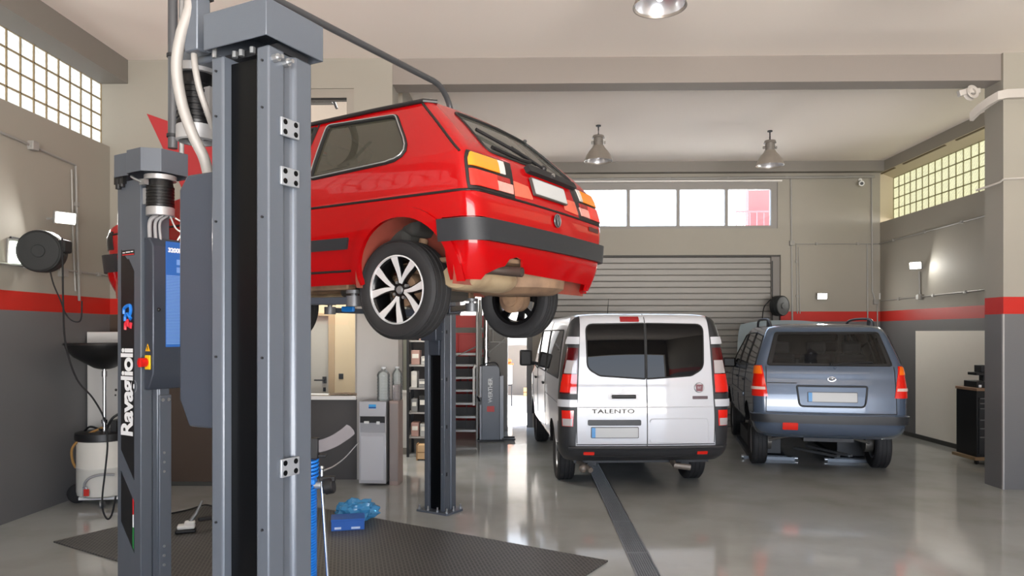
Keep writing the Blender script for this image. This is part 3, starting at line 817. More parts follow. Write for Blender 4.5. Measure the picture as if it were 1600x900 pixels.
# ================================================================== the white panel van
REAR_M = Matrix(((0, 0, -1, 0), (-1, 0, 0, 0), (0, 1, 0, 0), (0, 0, 0, 1)))     # text/lathe plane facing the rear: local x -> -y, y -> z, z -> -x
def build_van():
    heading = math.atan2(3.37, -.159) + PSI          # world direction of travel
    rc = cw(1.50, 7.95)
    f = Vector((math.cos(heading), math.sin(heading), 0))
    o = rc + f * .84
    VX = .24
    t = thing('panel_van', 'white panel van with two black-tinted rear windows, parked beside the floor drain', 'van', (o.x, o.y, 0), heading)
    PW = mat('white_car_paint', (196, 198, 204), .28, var=.015, vscale=2, coat=.8)
    TRIM = mat('van_trim_black', (38, 39, 42), .5, var=.08, vscale=15)
    rows = [
        (.40, 4.24, -.66, .88, .35, .16, .03, .30), (.47, 4.34, -.76, .925, .35, .16, .04, .34), (.56, 4.38, -.80, .945, .35, .15, .04, .36),
        (.80, 4.36, -.81, .952, .35, .14, .04, .38), (1.05, 4.26, -.805, .955, .35, .13, .04, .4), (1.12, 4.12, -.80, .955, .33, .13, .04, .38), (1.22, 3.62, -.795, .950, .30, .13, .04, .3), (1.26, 3.50, -.79, .946, .25, .13, .04, .25),
        (1.50, 3.18, -.775, .918, .22, .13, .04, .2), (1.80, 2.76, -.745, .870, .2, .13, .04, .16), (1.95, 2.52, -.70, .835, .2, .14, .04, .12), (2.01, 2.38, -.65, .80, .22, .16, .04, .1), (2.045, 2.1, -.54, .70, .25, .2, .04, .06), (2.06, 1.6, -.3, .45, .3, .3, .02, .02), (2.064, 1.0, .4, .1, .08, .08, 0, 0)]
    src = stack_body(rows, lambda x: 1.0 - .05 * max(0, (x - 3.2) / 1.1) ** 2, step=.04, ns=70)
    bmesh.ops.delete(src, geom=[q for q in src.faces if q.normal.z < -.95 and q.calc_center_median().z < .45], context='FACES')
    bv = bvh_of(src); body = src.copy()
    WL = rpoly([(.665, 1.925), (.008, 1.935), (.008, 1.315), (.52, 1.35), (.655, 1.43)], [.08, .015, .015, .12, .12])
    WR_ = mirror_y(WL)
    S1 = rpoly([(-.30, 1.86), (1.10, 1.86), (1.10, 1.30), (-.42, 1.30)], .06); S2 = rpoly([(1.18, 1.86), (2.30, 1.86), (2.30, 1.30), (1.18, 1.30)], .06)
    S3 = rpoly([(2.42, 1.85), (2.58, 1.85), (3.22, 1.32), (2.42, 1.28)], .05)
    WS = rpoly([(-.78, 1.33), (.78, 1.33), (.70, 1.88), (-.70, 1.88)], .08)
    A1 = arch_poly(VX, .36, .40, .40, .2); A2 = arch_poly(3.42, .36, .40, .40, .2)
    VG = glass('van_tinted_glass', (20, 20, 22), opac=.92, body=(8, 8, 10), refl=.45); VS = glass('van_side_glass', (70, 68, 64), opac=.5, body=(60, 58, 54), refl=1.6)
    for p, a in ((WL, 'B'), (WR_, 'B'), (S1, 'L'), (S1, 'R'), (S2, 'L'), (S2, 'R'), (S3, 'L'), (S3, 'R'), (WS, 'F'), (A1, 'L'), (A1, 'R'), (A2, 'L'), (A2, 'R')): hole(body, p, a)
    obj('body', body, PW, t, 32)
    inn = [(z, xf - .09, xr + .08, w - .05, rf, max(rr, .08), br, bf) for z, xf, xr, w, rf, rr, br, bf in rows if z >= .80 and w > .5]
    li = stack_body(inn, step=.08)
    for p, a in ((WL, 'B'), (WR_, 'B'), (S1, 'L'), (S1, 'R'), (S2, 'L'), (S2, 'R'), (S3, 'L'), (S3, 'R'), (WS, 'F')): hole(li, p, a)
    obj('interior_trim', li, mat('van_interior_dark', (44, 44, 46), .9), t)
    for p, a, m, nm in ((WL, 'B', VG, 'rear_window'), (WR_, 'B', VG, 'rear_window'), (S1, 'L', VS, 'side_window'), (S2, 'L', VS, 'side_window'), (S3, 'L', VS, 'side_window'), (S1, 'R', VS, 'side_window'), (S2, 'R', VS, 'side_window'), (S3, 'R', VS, 'side_window'), (WS, 'F', VS, 'windscreen')):
        obj(nm, patch(src, p, a, .002), m, t)
        MB().tube(drape(bv, dense(p, .04, True), a, .001), .009, 6, closed=True).build('window_seal', SEAL, t)
    # rear corner clusters: a tall black trim over each corner with its lamps
    def corner(s, y0, z0, z1, xm=-.30, tilt=.045):
        P = [ZMIN(z0), ZMAX(z1), XMAX(xm)]
        P.append(((0, s * y0, .9), (0, -s, -tilt)))
        return P
    AMB = MATS['lens_red']; LW = mat('lens_white_clear', (172, 166, 166), .12, coat=.6); LRD = mat('lens_smoked_red', (78, 10, 14), .15, coat=.6)
    for s in (1, -1):
        c = obj('corner_trim', clip(src, corner(s, .775, .56, 2.012, -.60), .012, .02), TRIM, t, 32)
        obj('lower_trim', clip(src, corner(s, .775, .45, .82, -.50), .010, .02), TRIM, t, 32)
        l = obj('tail_light', clip(src, corner(s, .790, 1.15, 1.66, -.690), .018, .01), LRD, c)
        obj('clear_lens', clip(src, corner(s, .800, 1.375, 1.52, -.712), .024, .006), LW, l)
        obj('red_lens', clip(src, corner(s, .795, 1.165, 1.365, -.700), .024, .006), AMB, l)
        l2 = obj('lower_light', clip(src, corner(s, .815, .79, .965, -.725), .018, .01), AMB, c)
        obj('clear_lens', clip(src, corner(s, .825, .795, .875, -.735), .024, .006), LW, l2)
        for z in (1.70, 1.005):
            obj('white_block', clip(src, corner(s, .780, z, z + .08, -.665), .03, .03), PW, c)
    # bumper and lower door edge
    bsrc = clip(src, [XMAX(-.42), ZMAX(.565)], .018, .02)
    b = obj('rear_bumper', bsrc, TRIM, t, 32)
    bs = MB(); bs.tube([p for p in drape(bv, dense([(.86, .555), (-.86, .555)], .05), 'B', .02)], .022, 8).build('bumper_step', TRIM, b)
    for s in (1, -1):
        pz = rpoly([(s * .70, .478), (s * .58, .478), (s * .58, .512), (s * .70, .512)] if s < 0 else [(.58, .478), (.70, .478), (.70, .512), (.58, .512)], .006)
        obj('reflector', patch(src, pz, 'B', .024, .01), AMB, b)
    MB().tube(drape(bv, dense([(.6, .46), (-.6, .46)], .05), 'B', .018), .006, 6).build('bumper_groove', mat('groove_dark', (16, 16, 18), .6), b)
    # seams
    for pth, a, r in (([(.0, 2.04), (-.01, .57)], 'B', .006), ([(.775, 2.0), (.79, 1.6), (.775, .60)], 'B', .005), ([(-.775, 2.0), (-.79, 1.6), (-.775, .60)], 'B', .005), ([(.78, .585), (-.78, .585)], 'B', .006),
                      ([(1.14, 1.98), (1.14, .56)], 'L', .005), ([(2.36, 1.93), (2.36, .56)], 'L', .005), ([(3.3, 1.28), (3.25, .9), (3.0, .7)], 'L', .005), ([(-.70, 1.02), (1.1, 1.02)], 'L', .004)):
        seam(bv, pth, a, r).build('panel_gap', mat('gap_grey', (70, 70, 72), .6), t)
    MB().tube(drape(bv, dense([(.76, 1.00), (-.76, 1.00)], .06), 'B', -.002), .008, 6).build('door_crease', PW, t)
    em = MB().tube(drape(bv, dense(rpoly([(-.04, .87), (-.70, .87), (-.715, .60), (-.04, .60)], .04), .05), 'B', -.003), .008, 6).build('pressed_panel_edge', PW, t)
    # brake lamp, handle, strip, plate, lettering
    obj('brake_light', patch(src, rpoly([(.06, 1.952), (.275, 1.952), (.275, 2.008), (.06, 2.008)], .01), 'B', .008, .012), mat('brake_lens', (150, 22, 28), .2, coat=.5), t)
    hr = obj('handle_recess', patch(src, rpoly([(.085, 1.08), (.43, 1.08), (.43, 1.155), (.30, 1.165), (.26, 1.20), (.20, 1.20), (.16, 1.165), (.085, 1.155)], .03), 'B', .006, .006), mat('recess_white', (214, 214, 218), .35), t)
    hp = drape(bv, [(.39, 1.118), (.258, 1.118), (.125, 1.118)], 'B', .03)
    MB().tube(hp, .021, 10).build('door_handle', BLK, hr)
    obj('handle_strip', patch(src, rpoly([(.065, .80), (.655, .80), (.655, .862), (.065, .862)], .015), 'B', .022, .02), BLK, t)
    p = obj('number_plate', patch(src, rpoly([(.09, .660), (.62, .660), (.62, .782), (.09, .782)], .01), 'B', .014, .012), mat('plate_edge', (70, 68, 66), .5), t)
    obj('plate_face', patch(src, rpoly([(.097, .667), (.613, .667), (.613, .775), (.097, .775)], .01), 'B', .016), MATS['plate_white'], p)
    obj('plate_blue_band', patch(src, [(.572, .667), (.613, .667), (.613, .775), (.572, .775)], 'B', .0175), mat('plate_blue', (70, 140, 200), .4), p)
    def at_rear(y, z, off): return Matrix.Translation(drape(bv, [(y, z)], 'B', off)[0]) @ REAR_M
    text_mesh('model_lettering', 'TALENTO', .062, mat('badge_lettering_grey', (84, 82, 80), .55), t, at_rear(.372, .955, .006), .004, .0015, 1.1, 1.62)
    M = at_rear(-.60, 1.215, .002)
    e = MB().lathe([(0, 0), (.056, 0), (.056, .010), (.052, .013), (.048, .010), (0, .010)], 32, M).build('badge', mat('badge_ring_grey', (170, 170, 172), .35, .5), t)
    MB().prism(rpoly([(-.036, -.040), (.036, -.040), (.042, .038), (-.042, .038)], .014), .009, .0145, M).build('badge_field', mat('badge_maroon', (96, 22, 34), .35), e)
    text_mesh('badge_letters', 'FIAT', .036, mat('badge_letter_silver', (176, 160, 166), .5, .0), e, M @ Matrix.Translation((0, -.001, .0155)), .002, .0002, .95, .62)
    MB().prism(rpoly([(-.086, -.017), (.086, -.017), (.086, .017), (-.086, .017)], .006), 0, .008, at_rear(-.61, 1.105, .001)).build('trim_badge', mat('badge_dark', (60, 42, 46), .3, .4), t)
    MB().tube([drape(bv, [(1.9, -.05)], 'T', -.01)[0], drape(bv, [(1.9, -.05)], 'T', .0)[0] + Vector((-.10, 0, .28))], [.008, .003], 8).build('roof_aerial', BLK, t)
    # mirrors, door handles
    for s in (1, -1):
        MB().box((3.05, s * 1.09, 1.42), (.12, .20, .26)).box((3.08, s * .98, 1.33), (.06, .12, .06)).build('wing_mirror', TRIM, t, bevel=.035)
        [MB().box((xh, s * .975, 1.14), (.16, .03, .035)).build('side_handle', TRIM, t, bevel=.01) for xh in (2.52, 1.25)]
        for cx in (VX, 3.42):
            w = MB(); n = 20
            pts = [(cx + .42 * math.cos(R(8 + 164 * k / n)), .36 + .42 * math.sin(R(8 + 164 * k / n))) for k in range(n + 1)]
            va = [(w.bm.verts.new((x, s * .93, z)), w.bm.verts.new((x, s * .55, z))) for x, z in pts]
            for q, r_ in zip(va, va[1:]): w.bm.faces.new((q[0], q[1], r_[1], r_[0]))
            w.bm.faces.new([q[1] for q in va])
            w.build('wheel_well', BLK, t, 60)
    MB().bx(-.55, 4.1, -.78, .78, .34, .40).bx(-.4, 2.6, -.6, -.5, .28, .36).bx(-.4, 2.6, .5, .6, .28, .36).build('underbody', DARK, t)
    MB().tube([(-.5, .74, .36), (-.78, .62, .30)], .03, 10).sph((-.72, .70, .31), .05, 10).tube([(-.60, -.35, .36), (-.70, -.35, .33), (-.72, -.52, .31)], .035, 10).build('exhaust', mat('pipe_grey_metal', (120, 112, 104), .5, .5), t)
    MB().tube([(VX, -.62, .34), (VX, .62, .34)], .05, 10).build('rear_axle', DARK, t)
    for x in (VX, 3.42):
        for s in (1, -1):
            M = wheel_M(x, s * .80, .338, s)
            w = place(tyre(.338, .215, .215), M).build('wheel', TYRE, t, 40)
            place(rim_barrel(.217, .19), M).build('rim', RIMG, w, 40)
            place(MB().lathe([(0, .055), (.05, .058), (.07, .045), (.15, .065), (.19, .05), (.205, .04)], 32), M).build('wheel_cover', RIMG, w, 40)
    return t
VAN = build_van()

# ================================================================== the grey-blue estate car
def build_trajet():
    hd = math.atan2(4.0, .86) + PSI
    f = Vector((math.cos(hd), math.sin(hd), 0))
    rc = cw(3.99, 8.93); o = rc + f * .96
    t = thing('estate_car', 'grey-blue people carrier with its bonnet open, parked by the right wall', 'car', (o.x, o.y, .17), hd)
    PB = mat('greyblue_car_paint', (76, 90, 110), .27, .2, var=.03, vscale=3, coat=.7)
    PT = mat('dark_bumper_grey', (46, 48, 52), .5, var=.06, vscale=12)
    rows = [
        (.33, 3.62, -.78, .82, .30, .22, .06, .22), (.40, 3.72, -.90, .875, .32, .24, .07, .28), (.50, 3.76, -.945, .905, .34, .24, .07, .32), (.56, 3.76, -.95, .912, .34, .22, .07, .32),
        (.622, 3.74, -.945, .920, .34, .2, .07, .34), (.632, 3.735, -.90, .918, .34, .16, .06, .34), (.85, 3.66, -.885, .920, .32, .14, .06, .34), (.93, 3.45, -.875, .918, .3, .13, .06, .3), (1.00, 3.0, -.865, .912, .25, .13, .06, .25), (1.08, 2.62, -.85, .900, .22, .12, .06, .2),
        (1.16, 2.50, -.84, .890, .2, .12, .06, .18), (1.25, 2.36, -.80, .875, .2, .12, .06, .18), (1.50, 1.96, -.70, .795, .18, .11, .06, .14), (1.69, 1.60, -.60, .722, .18, .12, .06, .1), (1.735, 1.45, -.54, .685, .2, .14, .06, .08), (1.765, 1.2, -.42, .58, .22, .2, .05, .05), (1.782, .9, -.1, .4, .2, .2, .03, .02), (1.787, .6, .2, .08, .05, .05, 0, 0)]
    rows = [(z * 1.0, *r) for z, *r in rows]
    src = stack_body(rows, lambda x: 1.0 - .05 * max(0, (x - 2.8) / .9) ** 2, step=.04, ns=64)
    bmesh.ops.delete(src, geom=[q for q in src.faces if q.normal.z < -.95 and q.calc_center_median().z < .45], context='FACES')
    bv = bvh_of(src); body = src.copy()
    RW = rpoly([(-.745, 1.245), (.745, 1.245), (.622, 1.665), (-.622, 1.665)], [.03, .03, .04, .04])
    S1 = rpoly([(-.50, 1.62), (.28, 1.66), (.28, 1.21), (-.66, 1.24)], .05); S2 = rpoly([(.36, 1.66), (1.18, 1.65), (1.18, 1.18), (.36, 1.21)], .04); S3 = rpoly([(1.26, 1.64), (1.50, 1.62), (2.16, 1.18), (1.26, 1.16)], .04)
    WS = rpoly([(-.70, 1.22), (.70, 1.22), (.62, 1.64), (-.62, 1.64)], .06)
    A1 = arch_poly(0, .34, .375, .375, .2); A2 = arch_poly(2.83, .34, .375, .375, .2)
    wins = [(RW, 'B'), (S1, 'L'), (S2, 'L'), (S3, 'L'), (S1, 'R'), (S2, 'R'), (S3, 'R'), (WS, 'F')]
    TG = glass('estate_rear_glass', (150, 154, 156), opac=.06, body=(30, 32, 34)); TS = glass('estate_side_glass', (110, 112, 112), opac=.2, body=(40, 42, 42), refl=1.3)
    for p, a in wins + [(A1, 'L'), (A1, 'R'), (A2, 'L'), (A2, 'R')]: hole(body, p, a)
    wipe(body, [ZMAX(.630), XMAX(-.62)])
    obj('body', body, PB, t, 32)
    inn = [(z, xf - .09, xr + .06, w - .045, rf, max(rr, .08), br, bf) for z, xf, xr, w, rf, rr, br, bf in rows if z >= .85 and w > .45]
    li = stack_body(inn, step=.07)
    for p, a in wins: hole(li, p, a)
    obj('interior_trim', li, mat('estate_interior', (150, 150, 150), .9), t)
    for p, a in wins:
        obj({'B': 'rear_window', 'F': 'windscreen'}.get(a, 'side_window'), patch(src, p, a, .001), TG if a == 'B' else TS, t)
        MB().tube(drape(bv, dense(p, .04, True), a, .001), .010, 6, closed=True).build('window_seal', SEAL, t)
    # dark border printed round the rear glass
    for q in ([(-.745, 1.245), (.745, 1.245), (.74, 1.27), (-.74, 1.27)], [(-.745, 1.245), (-.69, 1.245), (-.58, 1.665), (-.622, 1.665)], [(.69, 1.245), (.745, 1.245), (.622, 1.665), (.58, 1.665)], [(-.63, 1.64), (.63, 1.64), (.622, 1.665), (-.622, 1.665)]):
        obj('glass_border', patch(src, q, 'B', .0025), BLK, t)
    ST = mat('estate_seat', (84, 84, 86), .9)
    for x in (.15, 1.35):
        for y in ((-.42, .42) if x > 1 else (-.46, .0, .46)):
            s = MB().box((x, y, 1.04), (.16, .42 if x > 1 else .40, .66), Matrix.Rotation(R(-10), 3, 'Y')).box((x + .25, y, .68), (.5, .42, .16)).build('seat', ST, t, bevel=.05)
            MB().box((x - .09, y, 1.46), (.10, .25, .17)).build('headrest', ST, s, bevel=.04)
    # bumper: black strip over a body-colour lower part
    b = obj('rear_bumper', clip(src, [XMAX(-.615), ZMAX(.626)], .012, .03), PB, t, 32)
    obj('bumper_strip', clip(src, [XMAX(-.60), ZMIN(.525), ZMAX(.622)], .03, .05), PT, t, 40)
    obj('reflector', patch(src, rpoly([(.40, .455), (.58, .455), (.58, .530), (.40, .530)], .008), 'B', .045, .03), MATS['lens_red'], b)
    for s in (1, -1):
        P = lambda y0, z0, z1: [ZMIN(z0), ZMAX(z1), XMAX(-.60), ((0, s * y0, 1.0), (0, -s, .16 * 1))]
        l = obj('tail_light', clip(src, P(.770, .845, 1.235), .012, .02), MATS['lens_red'], t)
        obj('amber_lens', clip(src, [ZMIN(1.13), ZMAX(1.225), XMAX(-.62), ((0, s * .785, 1.0), (0, -s, .16))], .018, .008), mat('lens_orange', (250, 116, 20), .15, coat=.5), l)
        obj('clear_lens', clip(src, [ZMIN(.93), ZMAX(.965), XMAX(-.62), ((0, s * .785, 1.0), (0, -s, .16))], .018, .008), mat('lens_pale', (220, 190, 180), .2), l)
    GP = mat('gap_dark', (34, 38, 44), .6)
    for pth, a in (([(-.76, 1.23), (-.77, .65)], 'B'), ([(.76, 1.23), (.77, .65)], 'B'), ([(.77, .646), (-.77, .646)], 'B'), ([(.75, 1.02), (.40, 1.02)], 'B'), ([(.32, 1.68), (.32, .5)], 'L'), ([(1.22, 1.68), (1.22, .45)], 'L'), ([(2.2, 1.08), (2.15, .5)], 'L'), ([(-.5, 1.0), (.3, 1.02), (2.2, .96)], 'L')):
        seam(bv, pth, a, .006).build('panel_gap', GP, t)
    obj('side_moulding', patch(src, rpoly([(.42, .74), (2.3, .74), (2.3, .80), (.42, .80)], .01), 'L', .012, .012), PB, t)
    # plate recess, plate, emblem, wiper
    rc_ = drape(bv, dense(rpoly([(-.40, .73), (.37, .73), (.40, .985), (-.43, .985)], [.06, .06, .02, .02]), .04, True), 'B', .002)
    MB().tube(rc_, .012, 6, closed=True).build('plate_recess_edge', GP, t)
    obj('plate_recess', patch(src, rpoly([(-.39, .74), (.36, .74), (.39, .975), (-.42, .975)], [.06, .06, .02, .02]), 'B', .001), mat('recess_blue', (84, 98, 118), .35, .2), t)
    p = obj('number_plate', patch(src, rpoly([(-.31, .785), (.275, .785), (.275, .912), (-.31, .912)], .008), 'B', .018, .016), mat('plate_edge', (70, 68, 66), .5), t)
    obj('plate_face', patch(src, rpoly([(-.303, .792), (.268, .792), (.268, .905), (-.303, .905)], .008), 'B', .020), MATS['plate_white'], p)
    obj('plate_blue_band', patch(src, [(.222, .792), (.268, .792), (.268, .905), (.222, .905)], 'B', .0215), MATS['plate_blue'], p)
    M = Matrix.Translation(drape(bv, [(-.015, 1.075)], 'B', .004)[0]) @ REAR_M
    e = MB()
    e.tube([M @ Vector((.046 * math.cos(a), .026 * math.sin(a), .004)) for a in [2 * PI * k / 32 for k in range(32)]], .005, 6, closed=True)
    e.tube([M @ Vector(q) for q in ((-.030, -.022, .004), (-.010, .018, .004))], .005, 6).tube([M @ Vector(q) for q in ((.010, -.018, .004), (.030, .022, .004))], .005, 6).tube([M @ Vector(q) for q in ((-.022, -.004, .004), (0, .003, .004), (.022, .004, .004))], .005, 6)
    e.build('badge', CHROME, t)
    MB().tube(drape(bv, [(-.02, 1.255), (-.2, 1.275), (-.52, 1.285)], 'B', .018), .011, 6).sph(drape(bv, [(-.02, 1.255)], 'B', .018)[0], .022, 10).build('rear_wiper', BLK, t)
    MB().sph(drape(bv, [(-.06, 1.215)], 'B', .0)[0], .018, 10).build('tailgate_lock', PB, t)
    # roof rails
    for s in (1, -1):
        k0 = drape(bv, [(-.30, s * .60), (.9, s * .62)], 'T')
        r0 = [(-.36, s * .635, 1.72), (-.24, s * .645, 1.81), (-.02, s * .65, 1.845), (.6, s * .65, 1.855), (1.0, s * .64, 1.83), (1.12, s * .635, 1.75)]
        rr = MB().tube(curve_pts(r0, 6), .017, 8)
        rr.tube([(-.10, s * .644, 1.84), (-.06, s * .642, 1.72)], .022, 8)
        rr.build('roof_rail', PT, t)
    # open bonnet, engine bay lid standing up at the front
    hb = bmesh.new()
    th = R(68); hx, hz = 2.55, 1.08
    n, m = 10, 14; g = {}
    for i in range(n + 1):
        for j in range(m + 1):
            s_ = i / n; y = -.80 + 1.60 * j / m
            ln = s_ * .84; crown = .10 * math.sin(PI * s_ * .8) - .06 * abs(y / .8) ** 2.5
            xx = hx + ln * math.cos(th) - crown * math.sin(th); zz = hz + ln * math.sin(th) + crown * math.cos(th)
            yy = y * (1 - .10 * s_ ** 3)
            g[i, j] = hb.verts.new((xx, yy, zz - .05 * s_ ** 4 * abs(y / .8) ** 3))
    for i in range(n):
        for j in range(m): hb.faces.new((g[i, j], g[i, j + 1], g[i + 1, j + 1], g[i + 1, j]))
    r = bmesh.ops.extrude_face_region(hb, geom=list(hb.faces), use_keep_orig=True)
    for v in [x for x in r['geom'] if isinstance(x, bmesh.types.BMVert)]: v.co += Vector((.03, 0, -.012))
    obj('bonnet', hb, mat('bonnet_pale_blue', (140, 156, 164), .3, .2, coat=.6), t, 40)
    for s in (1, -1):
        MB().box((1.98, s * .99, 1.17), (.12, .20, .16)).box((2.0, s * .89, 1.13), (.06, .1, .05)).build('wing_mirror', BLK, t, bevel=.03)
        [MB().box((xh, s * .918, .985), (.14, .03, .03)).build('side_handle', GP, t, bevel=.008) for xh in (.48, 1.38)]
        for cx in (0, 2.83):
            w = MB(); n = 20
            pts = [(cx + .39 * math.cos(R(8 + 164 * k / n)), .34 + .39 * math.sin(R(8 + 164 * k / n))) for k in range(n + 1)]
            va = [(w.bm.verts.new((x, s * .90, z)), w.bm.verts.new((x, s * .55, z))) for x, z in pts]
            for q, r_ in zip(va, va[1:]): w.bm.faces.new((q[0], q[1], r_[1], r_[0]))
            w.bm.faces.new([q[1] for q in va])
            w.build('wheel_well', BLK, t, 60)
    MB().bx(-.7, 3.4, -.72, .72, .34, .40).bx(-.75, -.3, -.3, .3, .27, .36).build('underbody', DARK, t)
    zw = .163
    ax = MB()
    for s in (1, -1):
        ax.tube([(.0, s * .66, zw), (-.1, s * .2, .36)], .028, 8).tube([(-.12, s * .64, zw + .02), (-.2, s * .1, .34)], .02, 8).cyl((0, s * .62, zw), (0, s * .55, .6), .03)
        ax.cyl((0, s * .60, zw), (0, s * .70, zw), .12, seg=24)
    ax.build('rear_suspension', mat('suspension_grey', (110, 106, 100), .5, .5), t)
    for x in (0, 2.83):
        for s in (1, -1):
            M = wheel_M(x, s * .775, zw, s)
            w = place(tyre(.325, .205, .20), M).build('wheel', TYRE, t, 40)
            place(rim_barrel(.202, .18), M).build('rim', RIMG, w, 40)
            place(MB().lathe([(0, .055), (.05, .058), (.07, .045), (.14, .062), (.18, .05), (.195, .04)], 32), M).build('wheel_cover', RIMG, w, 40)
    return t
TRJ = build_trajet()
# the low ramp under that car
def build_ramp():
    t = thing('ramp_lift', 'low black scissor ramp under the grey-blue people carrier', 'ramp', TRJ.location * Vector((1, 1, 0)) if False else (TRJ.location.x, TRJ.location.y, 0), TRJ.rotation_euler.z)
    for s in (1, -1):
        MB().bx(.55, 2.3, s * .78, s * .38, .06, .30).build('platform', mat('ramp_black', (38, 39, 42), .5, var=.1, vscale=8), t, bevel=.008)
        MB().bx(.42, 2.4, s * .84, s * .32, 0, .05).bx(.36, .42, s * .92, s * .22, .0, .045).build('base_frame', mat('ramp_steel', (84, 89, 95), .4, .6), t)
        MB().cyl((.39, s * .95, .03), (.39, s * .88, .03), .03, seg=16).cyl((.39, s * .26, .03), (.39, s * .18, .03), .03, seg=16).build('roller', STEEL, t)
    MB().box((.35, -.22, .16), (.9, .05, .03), Matrix.Rotation(R(28), 3, 'Z')).box((.30, -.05, .14), (.8, .05, .03), Matrix.Rotation(R(35), 3, 'Z')).build('scissor_arm', STEEL, t)
    return t
build_ramp()
# ================================================================== two-post lifts
LG = mat('lift_grey_paint', (88, 94, 103), .33, .2, var=.04, vscale=5, bump=.03, bscale=160)
LGD = mat('lift_grey_dark', (62, 68, 79), .36, .25, var=.04, vscale=5, bump=.03, bscale=160)
BELT = mat('slot_cover_black', (5, 6, 8), .3, spec=.2)
PHI1, PHI2 = R(-31.6) + PSI, R(-27.1) + PSI
PW_, PD_ = .13, .0975
def post_part(parent, name, loc, rot, h, base=True, label=None):
    """a C-section steel post; local +y is the slot side"""
    sec = [(.13, .0975), (.13, .030), (.116, .020), (.116, -.012), (.13, -.022), (.13, -.0975), (-.13, -.0975), (-.13, -.022), (-.116, -.012), (-.116, .020), (-.13, .030), (-.13, .0975),
           (-.078, .0975), (-.074, .092), (-.074, -.06), (.074, -.06), (.074, .092), (.078, .0975)]
    M = Matrix.Translation(loc) @ Matrix.Rotation(rot, 4, 'Z')
    mb = MB().prism(sec, .02, h, M)
    o = mb.build(name, LG, parent, 30, bevel=.006)
    if label: o['label'] = label
    c = MB().bx(-.074, .074, .058, .064, .03, h - .02); place(c, M); c.build('slot_cover', BELT, o)
    if base:
        b = MB().prism(rpoly([(-.20, .15), (.20, .15), (.20, -.12), (.15, -.19), (-.15, -.19), (-.20, -.12)], .02), 0, .02)
        place(b, M); b.build('base_plate', LG, o)
        for x, y in ((-.175, .12), (.175, .12), (-.06, .125), (.06, .125), (.17, .0), (-.17, 0), (.17, -.12), (-.17, -.12)):
            place(MB().cyl((x, y, .019), (x, y, .035), .016, seg=6).cyl((x, y, .035), (x, y, .065), .009, seg=8), M).build('anchor_bolt', STEEL, o)
    return o, M
def cap_shell(poly, z0, z1, M, t=.006):
    """sheet-metal cover, open below"""
    mb = MB(); bm = mb.bm; n = len(poly)
    A = [bm.verts.new(M @ Vector((x, y, z0))) for x, y in poly]; B = [bm.verts.new(M @ Vector((x, y, z1))) for x, y in poly]
    cx = sum(p[0] for p in poly) / n; cy = sum(p[1] for p in poly) / n
    s = lambda p: (cx + (p[0] - cx) * .96, cy + (p[1] - cy) * .96)
    C = [bm.verts.new(M @ Vector((*s(p), z0))) for p in poly]; D = [bm.verts.new(M @ Vector((*s(p), z1 - t))) for p in poly]
    for i in range(n):
        j = (i + 1) % n
        bm.faces.new((A[i], A[j], B[j], B[i])); bm.faces.new((A[j], A[i], C[i], C[j])); bm.faces.new((C[j], C[i], D[i], D[j]))
    bm.faces.new(B); bm.faces.new(D[::-1])
    return mb
def motor_part(parent, M, x, y, z0, z1, r):
    m = MB(); L = z1 - z0
    prof = [(0, z0 + .02), (r * .5, z0 + .02), (r * .8, z0 + .02), (r * .9, z0 + .05)]
    for k in range(7):
        z = z0 + .06 + (L - .12) * k / 7
        prof += [(r, z), (r, z + .010), (r * .93, z + .012), (r * .93, z + (L - .12) / 7 - .001)]
    prof += [(r * .9, z1 - .05), (r * .9, z1), (0, z1)]
    m.lathe(prof, 28, Matrix.Translation((x, y, 0))); place(m, M); o = m.build('motor', mat('motor_black', (16, 16, 18), .35, .2), parent, 40)
    q = MB().lathe([(r * .9, z0), (r * 1.02, z0 + .005), (r * 1.02, z0 + .055), (r * .9, z0 + .06)], 28, Matrix.Translation((x, y, 0))).lathe([(r * .6, z1 - .03), (r * 1.15, z1 - .03), (r * 1.15, z1), (r * .6, z1)], 28, Matrix.Translation((x, y, 0)))
    q.box((x - r * .95, y - r * .3, (z0 + z1) / 2), (.05, .08, .10))
    place(q, M); q.build('motor_flange', mat('cast_alloy', (176, 176, 178), .4, .6), o)
    return o
def control_box(parent, M, x0, x1, y0, y1, z0, z1, c=.055):
    poly = [(x0, z0), (x1 - c, z0), (x1, z0 + c * 1.9), (x1, z1 - c), (x1 - c * .8, z1), (x0, z1)]
    mb = MB().prism(poly, y0, y1, AX_XZY); place(mb, M)
    return mb.build('control_box', LGD, parent, 30, bevel=.008)  # darker grey imitates shade on the box faces
def screw(mb, p, n, r=.007):
    p = Vector(p); n = Vector(n); mb.cyl(p, p + n * .006, r, seg=8); return mb

def arm_part(parent, a, elbow, b, z0, zpad):
    """telescopic arm from a carriage corner to a lifting pad"""
    mid = elbow
    def bar(mb, p, q, w, h, z):
        p, q = Vector((p[0], p[1], z)), Vector((q[0], q[1], z)); d = q - p
        mb.box((p + q) / 2, (d.length, w, h), Matrix.Rotation(math.atan2(d.y, d.x), 3, 'Z'))
    mb = MB(); bar(mb, a, mid, .11, .07, z0); o = mb.build('lift_arm', LGD, parent, 30, bevel=.008)
    mb = MB(); bar(mb, Vector(a) * .45 + Vector(mid) * .55, b, .08, .045, z0); mb.build('arm_extension', LGD, o, 30, bevel=.006)
    mb = MB().cyl((b[0], b[1], z0 - .035), (b[0], b[1], z0 + .03), .05).cyl((b[0], b[1], z0 + .02), (b[0], b[1], zpad - .015), .02).cyl((b[0], b[1], zpad - .02), (b[0], b[1], zpad), .05)
    mb.build('lifting_pad', mat('pad_steel', (120, 122, 126), .45, .5), o, 30)
    return o

